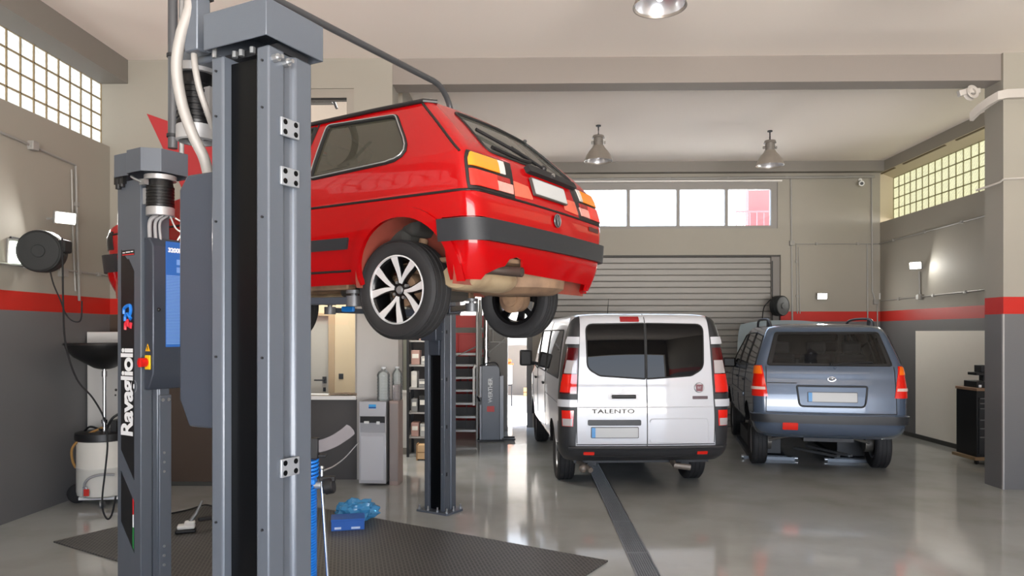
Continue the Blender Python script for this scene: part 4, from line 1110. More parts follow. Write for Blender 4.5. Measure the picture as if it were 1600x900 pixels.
def build_lift_red():
    t = thing('car_lift', 'grey two-post lift with bold white lettering, holding up the red hatchback', 'car lift')
    pl_c = cw(-2.387, 4.644); pf_c = cw(-.739, 7.38)
    # ---- left post with its cap, motor, control box and lettering
    p1, M1 = post_part(t, 'lift_post', pl_c, PHI1, 2.80, label='grey post carrying the white lettering and control box')
    cap = [(-.155, .10), (-.155, -.06), (-.14, -.11), (-.10, -.135), (-.02, -.135), (.05, -.13), (.09, -.165), (.24, -.165), (.32, -.08), (.32, .10), (.24, .15), (-.10, .15)]
    cap_shell(cap, 2.822, 2.965, M1).build('cap_cover', LG, p1, 30, bevel=.008)
    mb = MB().prism(rpoly([(-.10, -.05), (.0, -.10), (.12, -.10), (.12, .08), (-.10, .08)], .04), 2.965, 2.99); place(mb, M1); mb.build('cap_top', LG, p1, 30, bevel=.01)
    mb = MB().cyl((-.09, -.112, 2.81), (-.09, -.112, 2.75), .018).cyl((-.05, -.112, 2.81), (-.05, -.112, 2.76), .018).bx(-.12, -.02, -.125, -.10, 2.78, 2.83); place(mb, M1); mb.build('cable_glands', BLK, p1)
    motor_part(p1, M1, .215, -.02, 2.56, 2.815, .082)
    mb = MB().tube([(.06, -.115, 2.815), (.13, -.14, 2.79), (.185, -.125, 2.765)], .009, 8).box((.195, -.115, 2.765), (.05, .03, .035)); place(mb, M1); mb.build('release_lever', STEEL, p1)
    cb = control_box(p1, M1, .131, .222, -.075, .18, 1.47, 2.43)
    hs = MB()
    for k, dx in enumerate((0, .03, .055)):
        hs.tube([M1 @ Vector(p) for p in curve_pts([(.20 + dx * .4, -.03 + dx, 2.575), (.17 + dx * .3, -.06 + dx, 2.53), (.15 + dx * .5, -.05 + dx, 2.42)], 6)], .013 - .002 * k, 8)
    hs.build('cable_hose', mat('hose_grey', (150, 150, 152), .5), p1)
    mb = MB().tube([M1 @ Vector(p) for p in curve_pts([(.24, .03, 2.57), (.20, .10, 2.50), (.25, .15, 2.46), (.21, .18, 2.43)], 6)], .005, 6).tube([M1 @ Vector(p) for p in curve_pts([(.25, .06, 2.56), (.23, .14, 2.52), (.18, .12, 2.43)], 6)], .005, 6).build('thin_wires', WHITE, p1)
    # warning triangle and main switch on the narrow face of the box, blue data sheet on the wide one
    mb = MB().prism([(-.024, -.02), (.024, -.02), (0, .026)], 0, .002, Matrix.Translation((.172, -.0765, 1.735)) @ Matrix.Rotation(R(90), 4, 'X')); place(mb, M1); w = mb.build('warning_triangle', mat('warning_yellow', (240, 178, 20), .4), cb)
    mb = MB().prism([(-.004, .014), (.004, .014), (.001, .0), (.005, .0), (-.003, -.014), (0, -.002), (-.004, -.002)], .002, .003, Matrix.Translation((.172, -.0765, 1.733)) @ Matrix.Rotation(R(90), 4, 'X')); place(mb, M1); mb.build('bolt_symbol', BLK, w)
    mb = MB().bx(.150, .205, -.085, -.075, 1.60, 1.69); place(mb, M1); sw = mb.build('main_switch', mat('switch_yellow', (236, 196, 20), .4), cb, bevel=.004)
    mb = MB().cyl((.165, -.083, 1.645), (.165, -.125, 1.645), .028, seg=20).box((.165, -.122, 1.645), (.014, .02, .056)); place(mb, M1); mb.build('switch_knob', mat('switch_red', (206, 24, 20), .35), sw)
    SH_ = mat('sheet_blue', (40, 96, 170), .45); SHL = mat('sheet_blue_light', (110, 150, 210), .45)
    mb = MB().bx(.2225, .2235, .01, .168, 1.74, 2.41); place(mb, M1); sh_ = mb.build('data_sheet', SH_, cb)
    tb = MB(); rng = random.Random(4)
    for k in range(46):
        z = 2.19 - k * .0096
        tb.bx(.2235, .2242, .014, .014 + .09 + rng.random() * .06, z, z + .006)
    tb.bx(.2235, .2242, .085, .165, 2.265, 2.30).bx(.2235, .2242, .085, .165, 2.215, 2.25); place(tb, M1); tb.build('printed_lines', SHL, sh_)
    MS = M1 @ Matrix.Translation((.2243, .080, 2.355)) @ Matrix(((0, 0, 1, 0), (1, 0, 0, 0), (0, 1, 0, 0), (0, 0, 0, 1)))
    text_mesh('capacity_text', '3200kg', .038, mat('print_white', (232, 234, 236), .5), sh_, MS, .001, .0016, .98)
    mb = MB().sph((.222, -.035, 1.975), .013, 10); place(mb, M1); mb.build('box_lock', BLK, cb)
    # bolted guide on the side of the post below the box
    gd = MB().bx(.131, .150, .015, .0975, .05, 1.43); place(gd, M1); g_ = gd.build('side_guide', LG, p1, 30, bevel=.004)
    for y in (.035, .075): place(MB().cyl((.149, y, 1.40), (.158, y, 1.40), .012, seg=8), M1).build('guide_bolt', STEEL, g_)
    for z in (1.06, 1.0, .94, .46, .40, .34): place(screw(MB(), (.150, .045, z), (1, 0, 0), .009), M1).build('guide_bolt', STEEL, g_)
    # black lettered panel on the outer face
    def on_back(x, z, off=.0): return M1 @ Matrix.Translation((x, -.0975 - off, z)) @ Matrix.Rotation(R(90), 4, 'X')
    BLKP = mat('decal_black', (20, 21, 23), .4)
    pn = MB().prism([(-.085, -.62), (.06, -.80), (.06, .52), (-.0, .60), (-.085, .60)][::1], 0, .0015, on_back(0, 1.70, .0)); dp = pn.build('lettering_panel', BLKP, p1)
    MB().prism([(-.085, .60), (-.02, .60), (-.085, .665)], 0, .0015, on_back(0, 1.70)).build('panel_tip', BLKP, dp)
    MB().prism([(-.085, -.78), (.06, -.96), (.06, -1.28), (-.085, -1.10)], 0, .0015, on_back(0, 1.72)).build('panel_lower', BLKP, dp)
    fl_ = MB().prism([(.046, -1.245), (.058, -1.26), (.058, -1.12), (.046, -1.12)], .0015, .003, on_back(0, 1.72)).build('flag_green', mat('flag_green', (30, 130, 60), .4), dp)
    MB().prism([(.046, -1.12), (.058, -1.12), (.058, -1.04), (.046, -1.04)], .0015, .003, on_back(0, 1.72)).build('flag_white', mat('print_white', (0, 0, 0)), dp)
    MB().prism([(.046, -1.04), (.058, -1.04), (.058, -.95), (.046, -.937)], .0015, .003, on_back(0, 1.72)).build('flag_red', mat('flag_red', (200, 30, 36), .4), dp)
    MT = on_back(-.012, 1.452, .002) @ Matrix.Rotation(R(90), 4, 'Z')
    text_mesh('maker_lettering', 'Ravaglioli', .178, mat('print_white', (0, 0, 0)), dp, MT, .001, .0055, .94, .915)
    em = MB()
    for pts, mt in (): pass
    e1 = MB().tube([on_back(-.012, 1.95, .004) @ Vector(p) for p in curve_pts([(-.035, .0, 0), (-.03, .035, 0), (.005, .052, 0), (.035, .05, 0), (.042, .02, 0), (.03, -.01, 0)], 6)], .011, 8).tube([on_back(-.012, 1.95, .004) @ Vector(p) for p in curve_pts([(-.02, -.045, 0), (-.02, -.015, 0), (.005, -.0, 0), (.03, -.02, 0), (.045, -.035, 0)], 6)], .011, 8)
    e1.build('emblem_blue', mat('emblem_blue', (30, 120, 215), .35), dp)
    MB().tube([on_back(-.012, 1.95, .004) @ Vector(p) for p in [(-.018, -.10, 0), (-.015, -.06, 0), (.008, -.04, 0), (.014, -.075, 0), (.04, -.085, 0), (.045, -.055, 0)]], .011, 8).build('emblem_red', mat('emblem_red', (214, 44, 60), .35), dp)
    lb = MB().prism([(-.075, -.012), (.062, -.012), (.062, .022), (-.075, .022)], 0, .0015, on_back(0, 2.335)).build('rating_label', BLKP, p1)
    MB().prism([(-.07, -.010), (.062, -.010), (.062, -.004), (-.07, -.004)], .0015, .002, on_back(0, 2.335)).build('label_red_line', mat('flag_red', (0, 0, 0)), lb)
    MB().prism([(-.066, .004), (-.04, .004), (-.04, .010), (-.066, .010)], .0015, .002, on_back(0, 2.335)).prism([(-.03, .006), (.015, .006), (.015, .012), (-.03, .012)], .0015, .002, on_back(0, 2.335)).prism([(.022, .007), (.05, .007), (.05, .013), (.022, .013)], .0015, .002, on_back(0, 2.335)).build('label_print', mat('print_white', (0, 0, 0)), lb)
    # ---- far post
    p2, M2 = post_part(t, 'lift_post', pf_c, PHI1 + PI, 2.80, label='grey post standing on the bare floor behind the hatchback')
    cap_shell([(x, y) for x, y in cap], 2.822, 2.965, M2).build('cap_cover', LG, p2, 30)
    for z in (.38, .86, 1.34, 1.82): place(MB().bx(-.136, -.128, .058, .072, z, z + .035), M2).build('side_clip', DARK, p2); place(screw(MB(), (-.10, .0975, z + .02), (0, 1, 0), .008), M2).build('post_screw', STEEL, p2)
    # ---- overhead conduit joining both posts
    a = on_d(270, 232, 4.66); b = cw(-.625, 7.42, 2.96); zt = 4.34
    pts = [a, Vector((a.x, a.y, zt - .35))]
    d = Vector((b.x - a.x, b.y - a.y, 0)).normalized()
    pts += [Vector((a.x, a.y, zt)) + d * .35 * (1 - math.cos(q)) - Vector((0, 0, .35 * (1 - math.sin(q)))) for q in [PI / 2 * k / 8 for k in range(1, 9)]]
    pts += [Vector((b.x, b.y, zt)) - d * .32 * (1 - math.sin(PI / 2 - q)) - Vector((0, 0, .32 * (1 - math.cos(PI / 2 - q)))) + (Vector((0, 0, 0))) for q in []]
    rr = .32
    for k in range(0, 9):
        q = PI / 2 * k / 8
        pts.append(Vector((b.x, b.y, zt)) - d * rr * (1 - math.sin(q)) - Vector((0, 0, rr * (1 - math.cos(q)))))
    pts.append(Vector((b.x, b.y, 2.9)))
    oc_ = MB().tube(pts, .030, 12).build('overhead_conduit', mat('conduit_grey', (92, 94, 98), .3, .5), t, 40)
    for z in (2.975, 3.10, 3.62): MB().cyl((a.x, a.y, z), (a.x, a.y, z + .02), .038).bx(a.x, a.x + .07, a.y - .01, a.y + .01, z, z + .02).build('conduit_clamp', DARK, oc_)
    MB().tube([a + Vector((.058, 0, -.05)), Vector((a.x + .058, a.y, zt - .2)), Vector((a.x + .12, a.y + .08, zt + .06))], .016, 10).build('hydraulic_line', STEEL, oc_)
    # ---- carriages and arms
    GO, GR = GOLF.location, GOLF.rotation_euler.z
    GM = Matrix.Translation(GO) @ Matrix.Rotation(GR, 4, 'Z')
    zc = 2.03
    for M, sgn, pr in ((M1, 1, p1), (M2, -1, p2)):
        cbx = MB().bx(-.19, .19, .19, .27, 1.93, 2.10).bx(-.10, .10, .10, .20, 1.75, 2.05).bx(-.07, .07, .064, .11, 1.6, 2.3); place(cbx, M)
        c = cbx.build('carriage', LGD, t, 30, bevel=.01)
        for x, sx in ((.42, 1), (1.95, -1)):
            pd = GM @ Vector((x, .64 * sgn, 0)); st = M @ Vector((.15 * sx * sgn, .25, 0))
            if sgn < 0: st = M @ Vector((-.17 * -sx, .18, 0)) if False else M @ Vector((-.15 * sx, .25, 0))
            el = st * .42 + pd * .58
            arm_part(t, st.to_2d(), el.to_2d(), pd.to_2d(), zc, GO.z + .219)
    # blue handle tag on the arm end nearest the office
    tp = on_d(544, 483, 5.7)
    tg = MB().box(tp, (.13, .03, .045), Matrix.Rotation(PHI1, 3, 'Z')).build('arm_tag', mat('tag_blue', (30, 130, 220), .4), t, bevel=.01)
    return t
LIFT1 = build_lift_red()

def build_lift_near():
    t = thing('car_lift', 'grey two-post lift in front, its bare post, black slot cover and box-shaped cap facing us', 'car lift')
    c = cw(-.845, 2.424)
    p, M = post_part(t, 'lift_post', c, PHI2 + PI, 2.748)
    cap_shell([(-.148, .125), (.135, .125), (.135, -.135), (-.148, -.135)], 2.765, 2.885, M).build('cap_cover', LG, p, 30, bevel=.006)
    tp = MB().bx(-.12, .12, -.09, .05, 2.748, 2.77); place(tp, M); tp.build('top_plate', DARK, p)
    for x, y in ((-.138, .075), (-.138, .03)):
        place(MB().cyl((x + .008, y, 2.71), (x - .012, y, 2.71), .013, seg=8).cyl((x - .012, y, 2.71), (x - .03, y, 2.71), .007, seg=8), M).build('bolt', STEEL, p)
    for x in (-.03, .02, .05): place(MB().cyl((x, .07, 2.745), (x, .07, 2.765), .010, seg=6), M).build('bolt', STEEL, p)
    place(MB().cyl((.112, .1, 2.745), (.112, .1, 2.80), .008, seg=8), M).build('bolt', STEEL, p)
    # hinge plates on the side
    for z in (2.50, 2.34, 1.39):
        h = MB().bx(-.140, -.130, -.030, .052, z - .030, z + .030); place(h, M); hp = h.build('hinge_plate', mat('plate_grey_light', (150, 154, 160), .4, .4), p, 30, bevel=.003)
        for y in (-.012, .035):
            for zz in (-.016, .016): place(MB().cyl((-.1400, y, z + zz), (-.1412, y, z + zz), .009, seg=14), M).build('plate_bolt', BELT, hp)
    for x in (-.105, .105):
        for z in (2.70, 2.55, 2.2, 1.75, 1.2, .8): place(screw(MB(), (x, .0975, z), (0, 1, 0), .004), M).build('flange_screw', DARK, p)
    control_box(p, M,   .131, .35, -.26, .05, 1.50, 2.385, .05)
    # motor housing and motor behind the cap
    mh = MB().prism(rpoly([(.16, .03), (.385, .03), (.43, -.07), (.40, -.15), (.15, -.15)], .02), 2.775, 2.91); place(mh, M); mh.build('motor_housing', LG, p, 30, bevel=.005)
    motor_part(p, M, .345, -.02, 2.52, 2.79, .068)
    vt = MB().prism([(-.032, -.028), (.032, -.028), (.032, .028), (-.032, .028)], 2.79, 3.9, Matrix.Translation((.229, .072, 0))); place(vt, M); v = vt.build('riser_tube', LG, p, 30, bevel=.005)
    bb = MB().bx(.190, .268, .036, .108, 2.975, 3.02).bx(.262, .275, .06, .09, 2.80, 2.93); place(bb, M); bb.build('riser_band', BLK, v)
    hz = mat('hose_pale_grey', (142, 138, 134), .45)
    cor = lambda pts, r: MB().tube(curve_pts([on_d(x, y, z) for x, y, z in pts], 10), r, 12)
    cor([(297, -6, 2.46), (296, 15, 2.45), (283, 55, 2.45), (276, 105, 2.46), (284, 160, 2.48), (300, 208, 2.50), (318, 245, 2.53), (326, 275, 2.56)], .019).build('flexible_hose', hz, p, 50)
    cor([(303, 80, 2.47), (305, 105, 2.46), (312, 140, 2.47), (324, 175, 2.50), (333, 200, 2.55)], .011).build('thin_hose', hz, p, 50)
    # overhead run towards its partner post beyond the frame
    a = M @ Vector((.229, .072, 3.9)); d = (M.to_3x3() @ Vector((0, 1, 0)))
    MB().tube([a - Vector((0, 0, .02)), a + Vector((0, 0, .1)), a + d * .2 + Vector((0, 0, .2)), a + d * 2.8 + Vector((0, 0, .2)), a + d * 3.0, a + d * 3.0 - Vector((0, 0, 1.1))], .03, 10).build('overhead_conduit', mat('conduit_grey', (0, 0, 0)), t)
    p2, M2 = post_part(t, 'lift_post', Vector(c) + d * 3.0, PHI2, 2.748)
    return t
LIFT2 = build_lift_near()
# ================================================================== floor things
DR = mat('drain_steel', (150, 152, 154), .35, .7, var=.06)
for k in range(10):
    y0 = 4.0 + k * .99
    t = thing('drain_grate', ['slotted steel floor drain section nearest us, cut by the bottom of the frame', 'second section of the slotted steel floor drain, counted from us', 'third section of the slotted steel floor drain, counted from us', 'fourth section of the slotted steel floor drain, counted from us', 'fifth section of the floor drain, close behind the white van'][k] if k < 5 else 'section of the steel floor drain hidden under the white van', 'drain', (.918, y0, 0), 0, 'steel floor drain sections' if k < 5 else 'drain sections under the van')
    MB().bx(-.095, -.083, 0, .985, 0, .006).bx(.083, .095, 0, .985, 0, .006).bx(-.083, .083, 0, .012, 0, .006).bx(-.083, .083, .973, .985, 0, .006).build('frame', DR, t)
    sl = MB()
    for i in range(8): sl.bx(-.083 + .0185 * (i + 1) - .003, -.083 + .0185 * (i + 1) + .003, .012, .973, .001, .005)
    for j in range(38): sl.bx(-.083, .083, .012 + .025 * (j + 1) - .003, .012 + .025 * (j + 1) + .003, .0005, .0045)
    sl.build('slats', DR, t)
    MB().bx(-.083, .083, .012, .973, .0002, .0006).build('channel', mat('drain_dark', (24, 24, 24), .8), t)
# black rubber mat, diamond-textured
def mat_rubber():
    m = bpy.data.materials.new('diamond_rubber'); m.use_nodes = True; nt = m.node_tree; N = nt.nodes; L = nt.links; b = N['Principled BSDF']
    tc = N.new('ShaderNodeTexCoord'); mp = N.new('ShaderNodeMapping'); mp.inputs['Rotation'].default_value = (0, 0, R(45)); mp.inputs['Scale'].default_value = (17, 17, 17)
    ck = N.new('ShaderNodeTexBrick'); ck.inputs['Scale'].default_value = 1; ck.inputs['Mortar Size'].default_value = .09; ck.inputs['Brick Width'].default_value = 1.2; ck.inputs['Row Height'].default_value = .5
    nz = N.new('ShaderNodeTexNoise'); nz.inputs['Scale'].default_value = 3; nz.inputs['Detail'].default_value = 8
    L.new(tc.outputs['Object'], mp.inputs['Vector']); L.new(mp.outputs[0], ck.inputs['Vector']); L.new(tc.outputs['Object'], nz.inputs['Vector'])
    mx = N.new('ShaderNodeMix'); mx.data_type = 'RGBA'; mx.inputs['A'].default_value = srgb((50, 50, 50)); mx.inputs['B'].default_value = srgb((78, 77, 74)); L.new(nz.outputs['Fac'], mx.inputs['Factor']); m2 = N.new('ShaderNodeMix'); m2.data_type = 'RGBA'; m2.inputs['B'].default_value = srgb((96, 95, 92)); L.new(ck.outputs['Fac'], m2.inputs['Factor']); L.new(mx.outputs['Result'], m2.inputs['A']); L.new(m2.outputs['Result'], b.inputs['Base Color'])
    bp = N.new('ShaderNodeBump'); bp.inputs['Strength'].default_value = .8; bp.inputs['Distance'].default_value = .004; L.new(ck.outputs['Fac'], bp.inputs['Height']); L.new(bp.outputs[0], b.inputs['Normal'])
    b.inputs['Roughness'].default_value = .5
    return m
u = Vector((.853, -.505, 0)).normalized(); v = Vector((.505, .853, 0)).normalized(); A = Vector((-4.13, 6.17, 0))
q = MB(); q.prism([(0, 0), (4.33, 0), (4.33, 2.07), (0, 2.07)], .0005, .012)
mo = q.build('rubber_mat', mat_rubber(), None, bevel=.003)
mo.location = A; mo.rotation_euler = (0, 0, math.atan2(u.y, u.x)); tag(mo, 'large dark diamond-patterned rubber mat under the red hatchback', 'mat')

# blue box and plastic bag on the mat
bxo = on_z(536, 829, .012)
t = thing('parts_box', 'flat dark blue cardboard box lying on the rubber mat', 'box', bxo + Vector((.02, .1, 0)), R(14))
BB = mat('box_blue', (28, 92, 178), .55, var=.05, vscale=6)
MB().bx(-.15, .15, -.10, .10, 0, .10).build('box_body', BB, t, bevel=.004)
MB().bx(-.153, .153, -.103, .103, .085, .106).build('box_lid', BB, t, bevel=.003)
MB().bx(-.12, -.06, -.102, -.1005, .015, .035).bx(.03, .11, -.102, -.1005, .012, .032).bx(.152, .153, .02, .06, .03, .07).build('printed_label', mat('print_pale_blue', (196, 212, 235), .5), t)
bg = bmesh.new(); bmesh.ops.create_icosphere(bg, subdivisions=4, radius=1)
rng = random.Random(3)
from mathutils import noise as mnoise
for vv in bg.verts:
    n = mnoise.noise(vv.co * 2.3) * .35 + mnoise.noise(vv.co * 5.5) * .16 + abs(mnoise.noise(vv.co * 9)) * .10
    vv.co *= 1 + n
    vv.co = Vector((vv.co.x * .19, vv.co.y * .11, max(vv.co.z * .11 + .09, 0.001)))
pb = obj('plastic_bag', bg, glass('bag_blue_film', (150, 215, 250), opac=.5, rough=.12, body=(90, 180, 235), refl=1.2), None, 25)
pb.location = bxo + Vector((.04, .37, 0)); pb.rotation_euler = (0, 0, R(8)); tag(pb, 'crumpled translucent light blue plastic bag behind the blue box', 'bag')

# white air tool with its hose on the mat
at_ = on_z(291, 832, .012)
t = thing('air_tool', 'white and black hand tool lying on the mat behind the near lift post', 'tool', at_, R(20))
WT = mat('tool_white', (222, 222, 218), .35)
MB().bx(-.09, .085, -.05, .05, 0, .035).build('base_shoe', BLK, t, bevel=.012)
MB().bx(-.075, .075, -.045, .045, .035, .075).box((.03, 0, .085), (.09, .07, .04)).build('housing', WT, t, bevel=.014)
MB().tube([(.03, 0, .09), (.08, .02, .16), (.13, .05, .27)], [.02, .016, .009], 10).build('nozzle', mat('tool_grey', (120, 122, 122), .4, .5), t)
MB().box((.21, .08, .10), (.24, .05, .035), Matrix.Rotation(R(18), 3, 'Z')).build('black_handle', BLK, t, bevel=.008)
cbp = [(268, 802), (292, 797), (312, 791), (325, 789), (345, 796), (360, 800)]
c = MB().tube(curve_pts([on_z(x, y, .025) for x, y in cbp], 6), .008, 8).build('air_hose', RUB, None); tag(c, 'black air hose lying across the mat beyond the white hand tool', 'hose')

# ------------------------------------------------------------------ stand with blue spiral hose behind the near post
Zs = 4.15
base = on_d(474, 700, Zs); bx_, by_ = base.x, base.y
t = thing('hose_stand', 'stand with blue spiral air hose, black knob and curved grey arm', 'stand', (bx_, by_, 0))
L_ = lambda px, py, dz=0: on_d(px, py, Zs + dz) - Vector((bx_, by_, 0))
MB().cyl((0, 0, 0), (0, 0, .03), .19, .18, 28).build('foot', DARK, t)
MB().cyl((0, 0, .03), (0, 0, 1.12), .020, seg=16).build('pole', STEEL, t)
hx = []
for k in range(52 * 12):
    a = 2 * PI * k / 12; z = .10 + .84 * k / (52 * 12)
    hx.append((.072 * math.cos(a), .072 * math.sin(a), z))
hx += [(.05, .05, .97), (.02, .06, 1.0)]
BLU = mat('hose_blue', (20, 120, 215), .4)
MB().tube(hx, .0075, 6).build('spiral_hose', BLU, t, 60)
ln = MB()
for k in range(5): ln.tube([Vector((.0, .03, 1.00 + .022 * k)) + Vector((.075 * math.cos(a), .075 * math.sin(a) * .6, .012 * math.sin(a))) for a in [2 * PI * j / 20 for j in range(20)]], .008, 6, closed=True)
ln.build('hose_loops', BLU, t, 60)
MB().bx(-.05, .075, -.03, .03, .955, .985).build('blue_bracket', BLU, t, bevel=.006)
kp = L_(503, 758)
MB().cyl(kp - Vector((.05, 0, 0)), kp, .022, seg=16).build('knob_shaft', STEEL, t)
MB().lathe([(0, -.028), (.042, -.028), (.048, -.02), (.048, .02), (.042, .028), (0, .028)], 24, Matrix.Translation(L_(514, 759)) @ Matrix.Rotation(R(78), 4, 'Y')).build('knob', BLK, t)
MB().tube([L_(503, 728), L_(503, 760), L_(507, 820), L_(513, 912)], .0095, 10).sph(L_(503, 731), .014, 10).build('thin_rod', CHROME, t)
ar = bmesh.new(); P = curve_pts([(484, 698, 0), (500, 697, 0), (520, 690, 0), (538, 679, 0), (550, 669, 0)], 6); rows_ = []
for i, p_ in enumerate(P):
    a_ = P[min(i + 1, len(P) - 1)] - P[max(i - 1, 0)]; n_ = Vector((-a_.y, a_.x)).normalized() * (9.5 if i < len(P) - 1 else 4)
    rows_.append([ar.verts.new(L_(p_.x + s * n_.x, p_.y + s * n_.y, dz)) for s, dz in ((1, 0), (-1, 0), (-1, .012), (1, .012))])
for a_, b_ in zip(rows_, rows_[1:]):
    for k in range(4): ar.faces.new((a_[k], a_[(k + 1) % 4], b_[(k + 1) % 4], b_[k]))
ar.faces.new(rows_[0]); ar.faces.new(rows_[-1][::-1])
obj('curved_arm', ar, mat('arm_grey', (112, 107, 109), .4, .5, var=.08), t, 30)
MB().box(L_(490, 700), (.06, .05, .12)).box(L_(497, 712), (.10, .03, .02)).build('arm_clamp', BLK, t, bevel=.005)
MB().box(L_(512, 748), (.09, .03, .03)).build('knob_bracket', BLK, t, bevel=.005)

# ================================================================== water dispenser and bottles
wp = on_z(583, 759.5)
t = thing('water_dispenser', 'silver floor-standing water dispenser against the reception wall', 'water dispenser', (wp.x, wp.y + .17, 0), R(-3))
SV = mat('dispenser_silver', (190, 190, 194), .35, .35, var=.02)
SVD = mat('dispenser_side', (140, 138, 138), .4, .3)
MB().bx(-.165, .165, -.15, .17, .03, 1.01).build('cabinet', SVD, t, bevel=.02)
MB().bx(-.165, .165, -.172, -.15, .03, .62).bx(-.165, .165, -.172, -.15, .83, 1.01).bx(-.165, -.15, -.172, -.15, .6, .85).bx(.15, .165, -.172, -.15, .6, .85).build('front_shell', SV, t, bevel=.01)
MB().bx(-.14, .14, -.178, -.172, .07, .60).build('lower_door', mat('dispenser_door', (206, 206, 210), .3, .3), t, bevel=.008)
MB().bx(-.15, .15, -.152, -.14, .63, .76).build('tap_recess', mat('recess_silver', (176, 176, 180), .3, .5), t)
MB().bx(-.15, .15, -.168, -.14, .755, .83).build('tap_strip', BLK, t)
MB().bx(-.10, -.04, -.185, -.15, .745, .775).bx(.05, .09, -.185, -.15, .738, .772).build('taps', WHITE, t, bevel=.005)
MB().bx(-.152, .152, -.175, -.145, .605, .64).build('drip_tray', SV, t)
MB().bx(-.045, .045, -.1735, -.172, .925, .975).build('blue_sticker', mat('sticker_blue', (60, 160, 220), .4), t)
MB().bx(-.045, .045, -.1745, -.1735, .93, .945).build('sticker_dark', mat('sticker_navy', (30, 70, 140), .4), t)
BT = glass('bottle_clear', (250, 253, 252), opac=.22, body=(232, 240, 240), refl=1.0)
CAPB = mat('bottle_cap_white', (225, 230, 232), .4)
for i, (px, r_, lab) in enumerate(((588, .078, 'large ribbed clear water bottle on the dispenser, the left one'), (603, .062, 'slimmer clear water bottle on the dispenser, the right one'))):
    p_ = on_z(px, 632, 1.012); p_.y = t.location.y + (-.04 if i == 0 else .10); p_.x += (-.02 if i == 0 else .012)
    b = thing('water_bottle', lab, 'bottle', (p_.x, p_.y, 1.0115), 0, 'water bottles on the dispenser')
    pr = [(0, .002), (r_ * .9, 0), (r_, .02)]
    for k in range(7):
        z = .04 + k * .036; pr += [(r_, z), (r_ * .94, z + .012), (r_ * .94, z + .02), (r_, z + .03)]
    pr += [(r_, .315), (r_ * .8, .345), (.03, .368), (.026, .375), (.026, .395)]
    MB().lathe(pr, 28).build('bottle_body', BT, b, 50)
    MB().cyl((0, 0, .385), (0, 0, .405), .028).build('cap', CAPB, b)
gp = on_z(617, 632, 1.012)
g = MB().bx(-.042, .042, -.06, .06, 0, .19).build('clear_container', glass('container_clear', (236, 232, 232), opac=.2, body=(210, 200, 200)), None, bevel=.006); g.location = (t.location.x + .262, t.location.y - .02, 1.0115)
tag(g, 'clear plastic container on the slim cabinet beside the dispenser', 'container')
sc_ = thing('slim_cabinet', 'narrow reddish-brown cabinet squeezed against the right side of the dispenser', 'cabinet', (t.location.x + .245, t.location.y + .0, 0), R(-3))
MB().bx(-.055, .055, -.12, .13, .0, 1.011).build('cabinet_body', mat('cabinet_pinkish', (168, 148, 140), .45, .1, var=.06), sc_, bevel=.004)
MB().bx(-.05, .05, -.126, -.12, .05, .98).build('cabinet_door', mat('cabinet_door_grey', (150, 140, 136), .4), sc_, bevel=.003)
wpts = [Vector((t.location.x - .205, t.location.y - .05, .5)), on_d(540, 714, 7.6), on_d(522, 728, 6.4), on_d(505, 736, 5.0), Vector((bx_ + .09, by_ + .03, .98))]
c = MB().tube(curve_pts(wpts, 8), .006, 6).build('white_cable', WHITE, None); tag(c, 'thin white cable strung from the water dispenser to the hose stand', 'cable')
# office bits
s_ = MB().bx(-.035, .035, -.008, 0, -.04, .04).build('wall_switch', BLK, None, bevel=.003); s_.location = on_y(533, 588, 10.548); tag(s_, 'square black switch plate on the warm office wall', 'switch')
pp = MB(); 
for k in range(5): pp.box((-.1 + k * .07, (k % 2) * .03, .012 + .004 * (k % 3)), (.11, .16, .012), Matrix.Rotation(.3 * k, 3, 'Z'))
pp = pp.build('papers', mat('paper_dark', (150, 130, 110), .7)); pp.location = on_y(535, 622, 9.0); pp.location.z = 1.046; tag(pp, 'papers lying on the white reception sill', 'papers')
l = thing('linear_lamp', 'black linear lamp under the ceiling behind the upper office window', 'lamp', on_y(505, 158, 9.6))
MB().bx(-.7, .13, -.06, .06, -.035, .035).build('lamp_body', BLK, l, bevel=.004)
MB().box((.17, -.05, -.05), (.03, .06, .14), Matrix.Rotation(R(-22), 3, 'Y')).build('end_bracket', DARK, l)
MB().cyl((-.08, 0, .035), (-.08, 0, .10), .02).build('mount', WHITE, l)
# parapet and glass behind the pillar, storage rack with parts
pt = thing('low_partition', 'white low partition with glass on top, behind the grey pillar', 'partition', (-1.98, 10.75, 0))
MB().bx(-.3, .20, 0, .08, .1, .93).build('panel', mat('partition_white', (206, 205, 202), .5), pt)
MB().bx(-.3, .21, -.02, .10, .93, .965).build('ledge', mat('white_sill', (0, 0, 0)), pt)
MB().bx(-.3, .20, .0, .08, 0, .1).build('kick', GREYT, pt)
MB().bx(-.3, .12, .036, .044, .965, 2.3).build('glass_pane', PANE, pt)
MB().bx(.12, .20, 0, .08, .965, 2.5).build('end_post', mat('post_olive_grey', (120, 122, 112), .4, .3), pt)
rk = thing('storage_rack', 'tall metal storage rack full of parts, seen left of the far lift post', 'rack', (-1.45, 10.75, 0))
fr_ = MB()
for x in (-.3, .22):
    for y in (-.22, .22): fr_.bx(x - .018, x + .018, y - .018, y + .018, 0, 2.3)
fr_.build('uprights', DARK, rk)
SHM = mat('shelf_steel', (170, 168, 164), .4, .4)
rng = random.Random(11); zsh = (.30, .66, 1.02, 1.36, 1.72)
for z in zsh: MB().bx(-.3, .22, -.22, .22, z - .025, z).build('shelf', SHM, rk)
kinds = [('white', (214, 212, 206)), ('grey', (128, 128, 128)), ('black', (30, 30, 32)), ('pinkish', (176, 140, 130)), ('pale grey', (176, 176, 172))]
nm_l = {.30: 'lowest', .66: 'second lowest', 1.02: 'middle', 1.36: 'second highest', 1.72: 'top'}
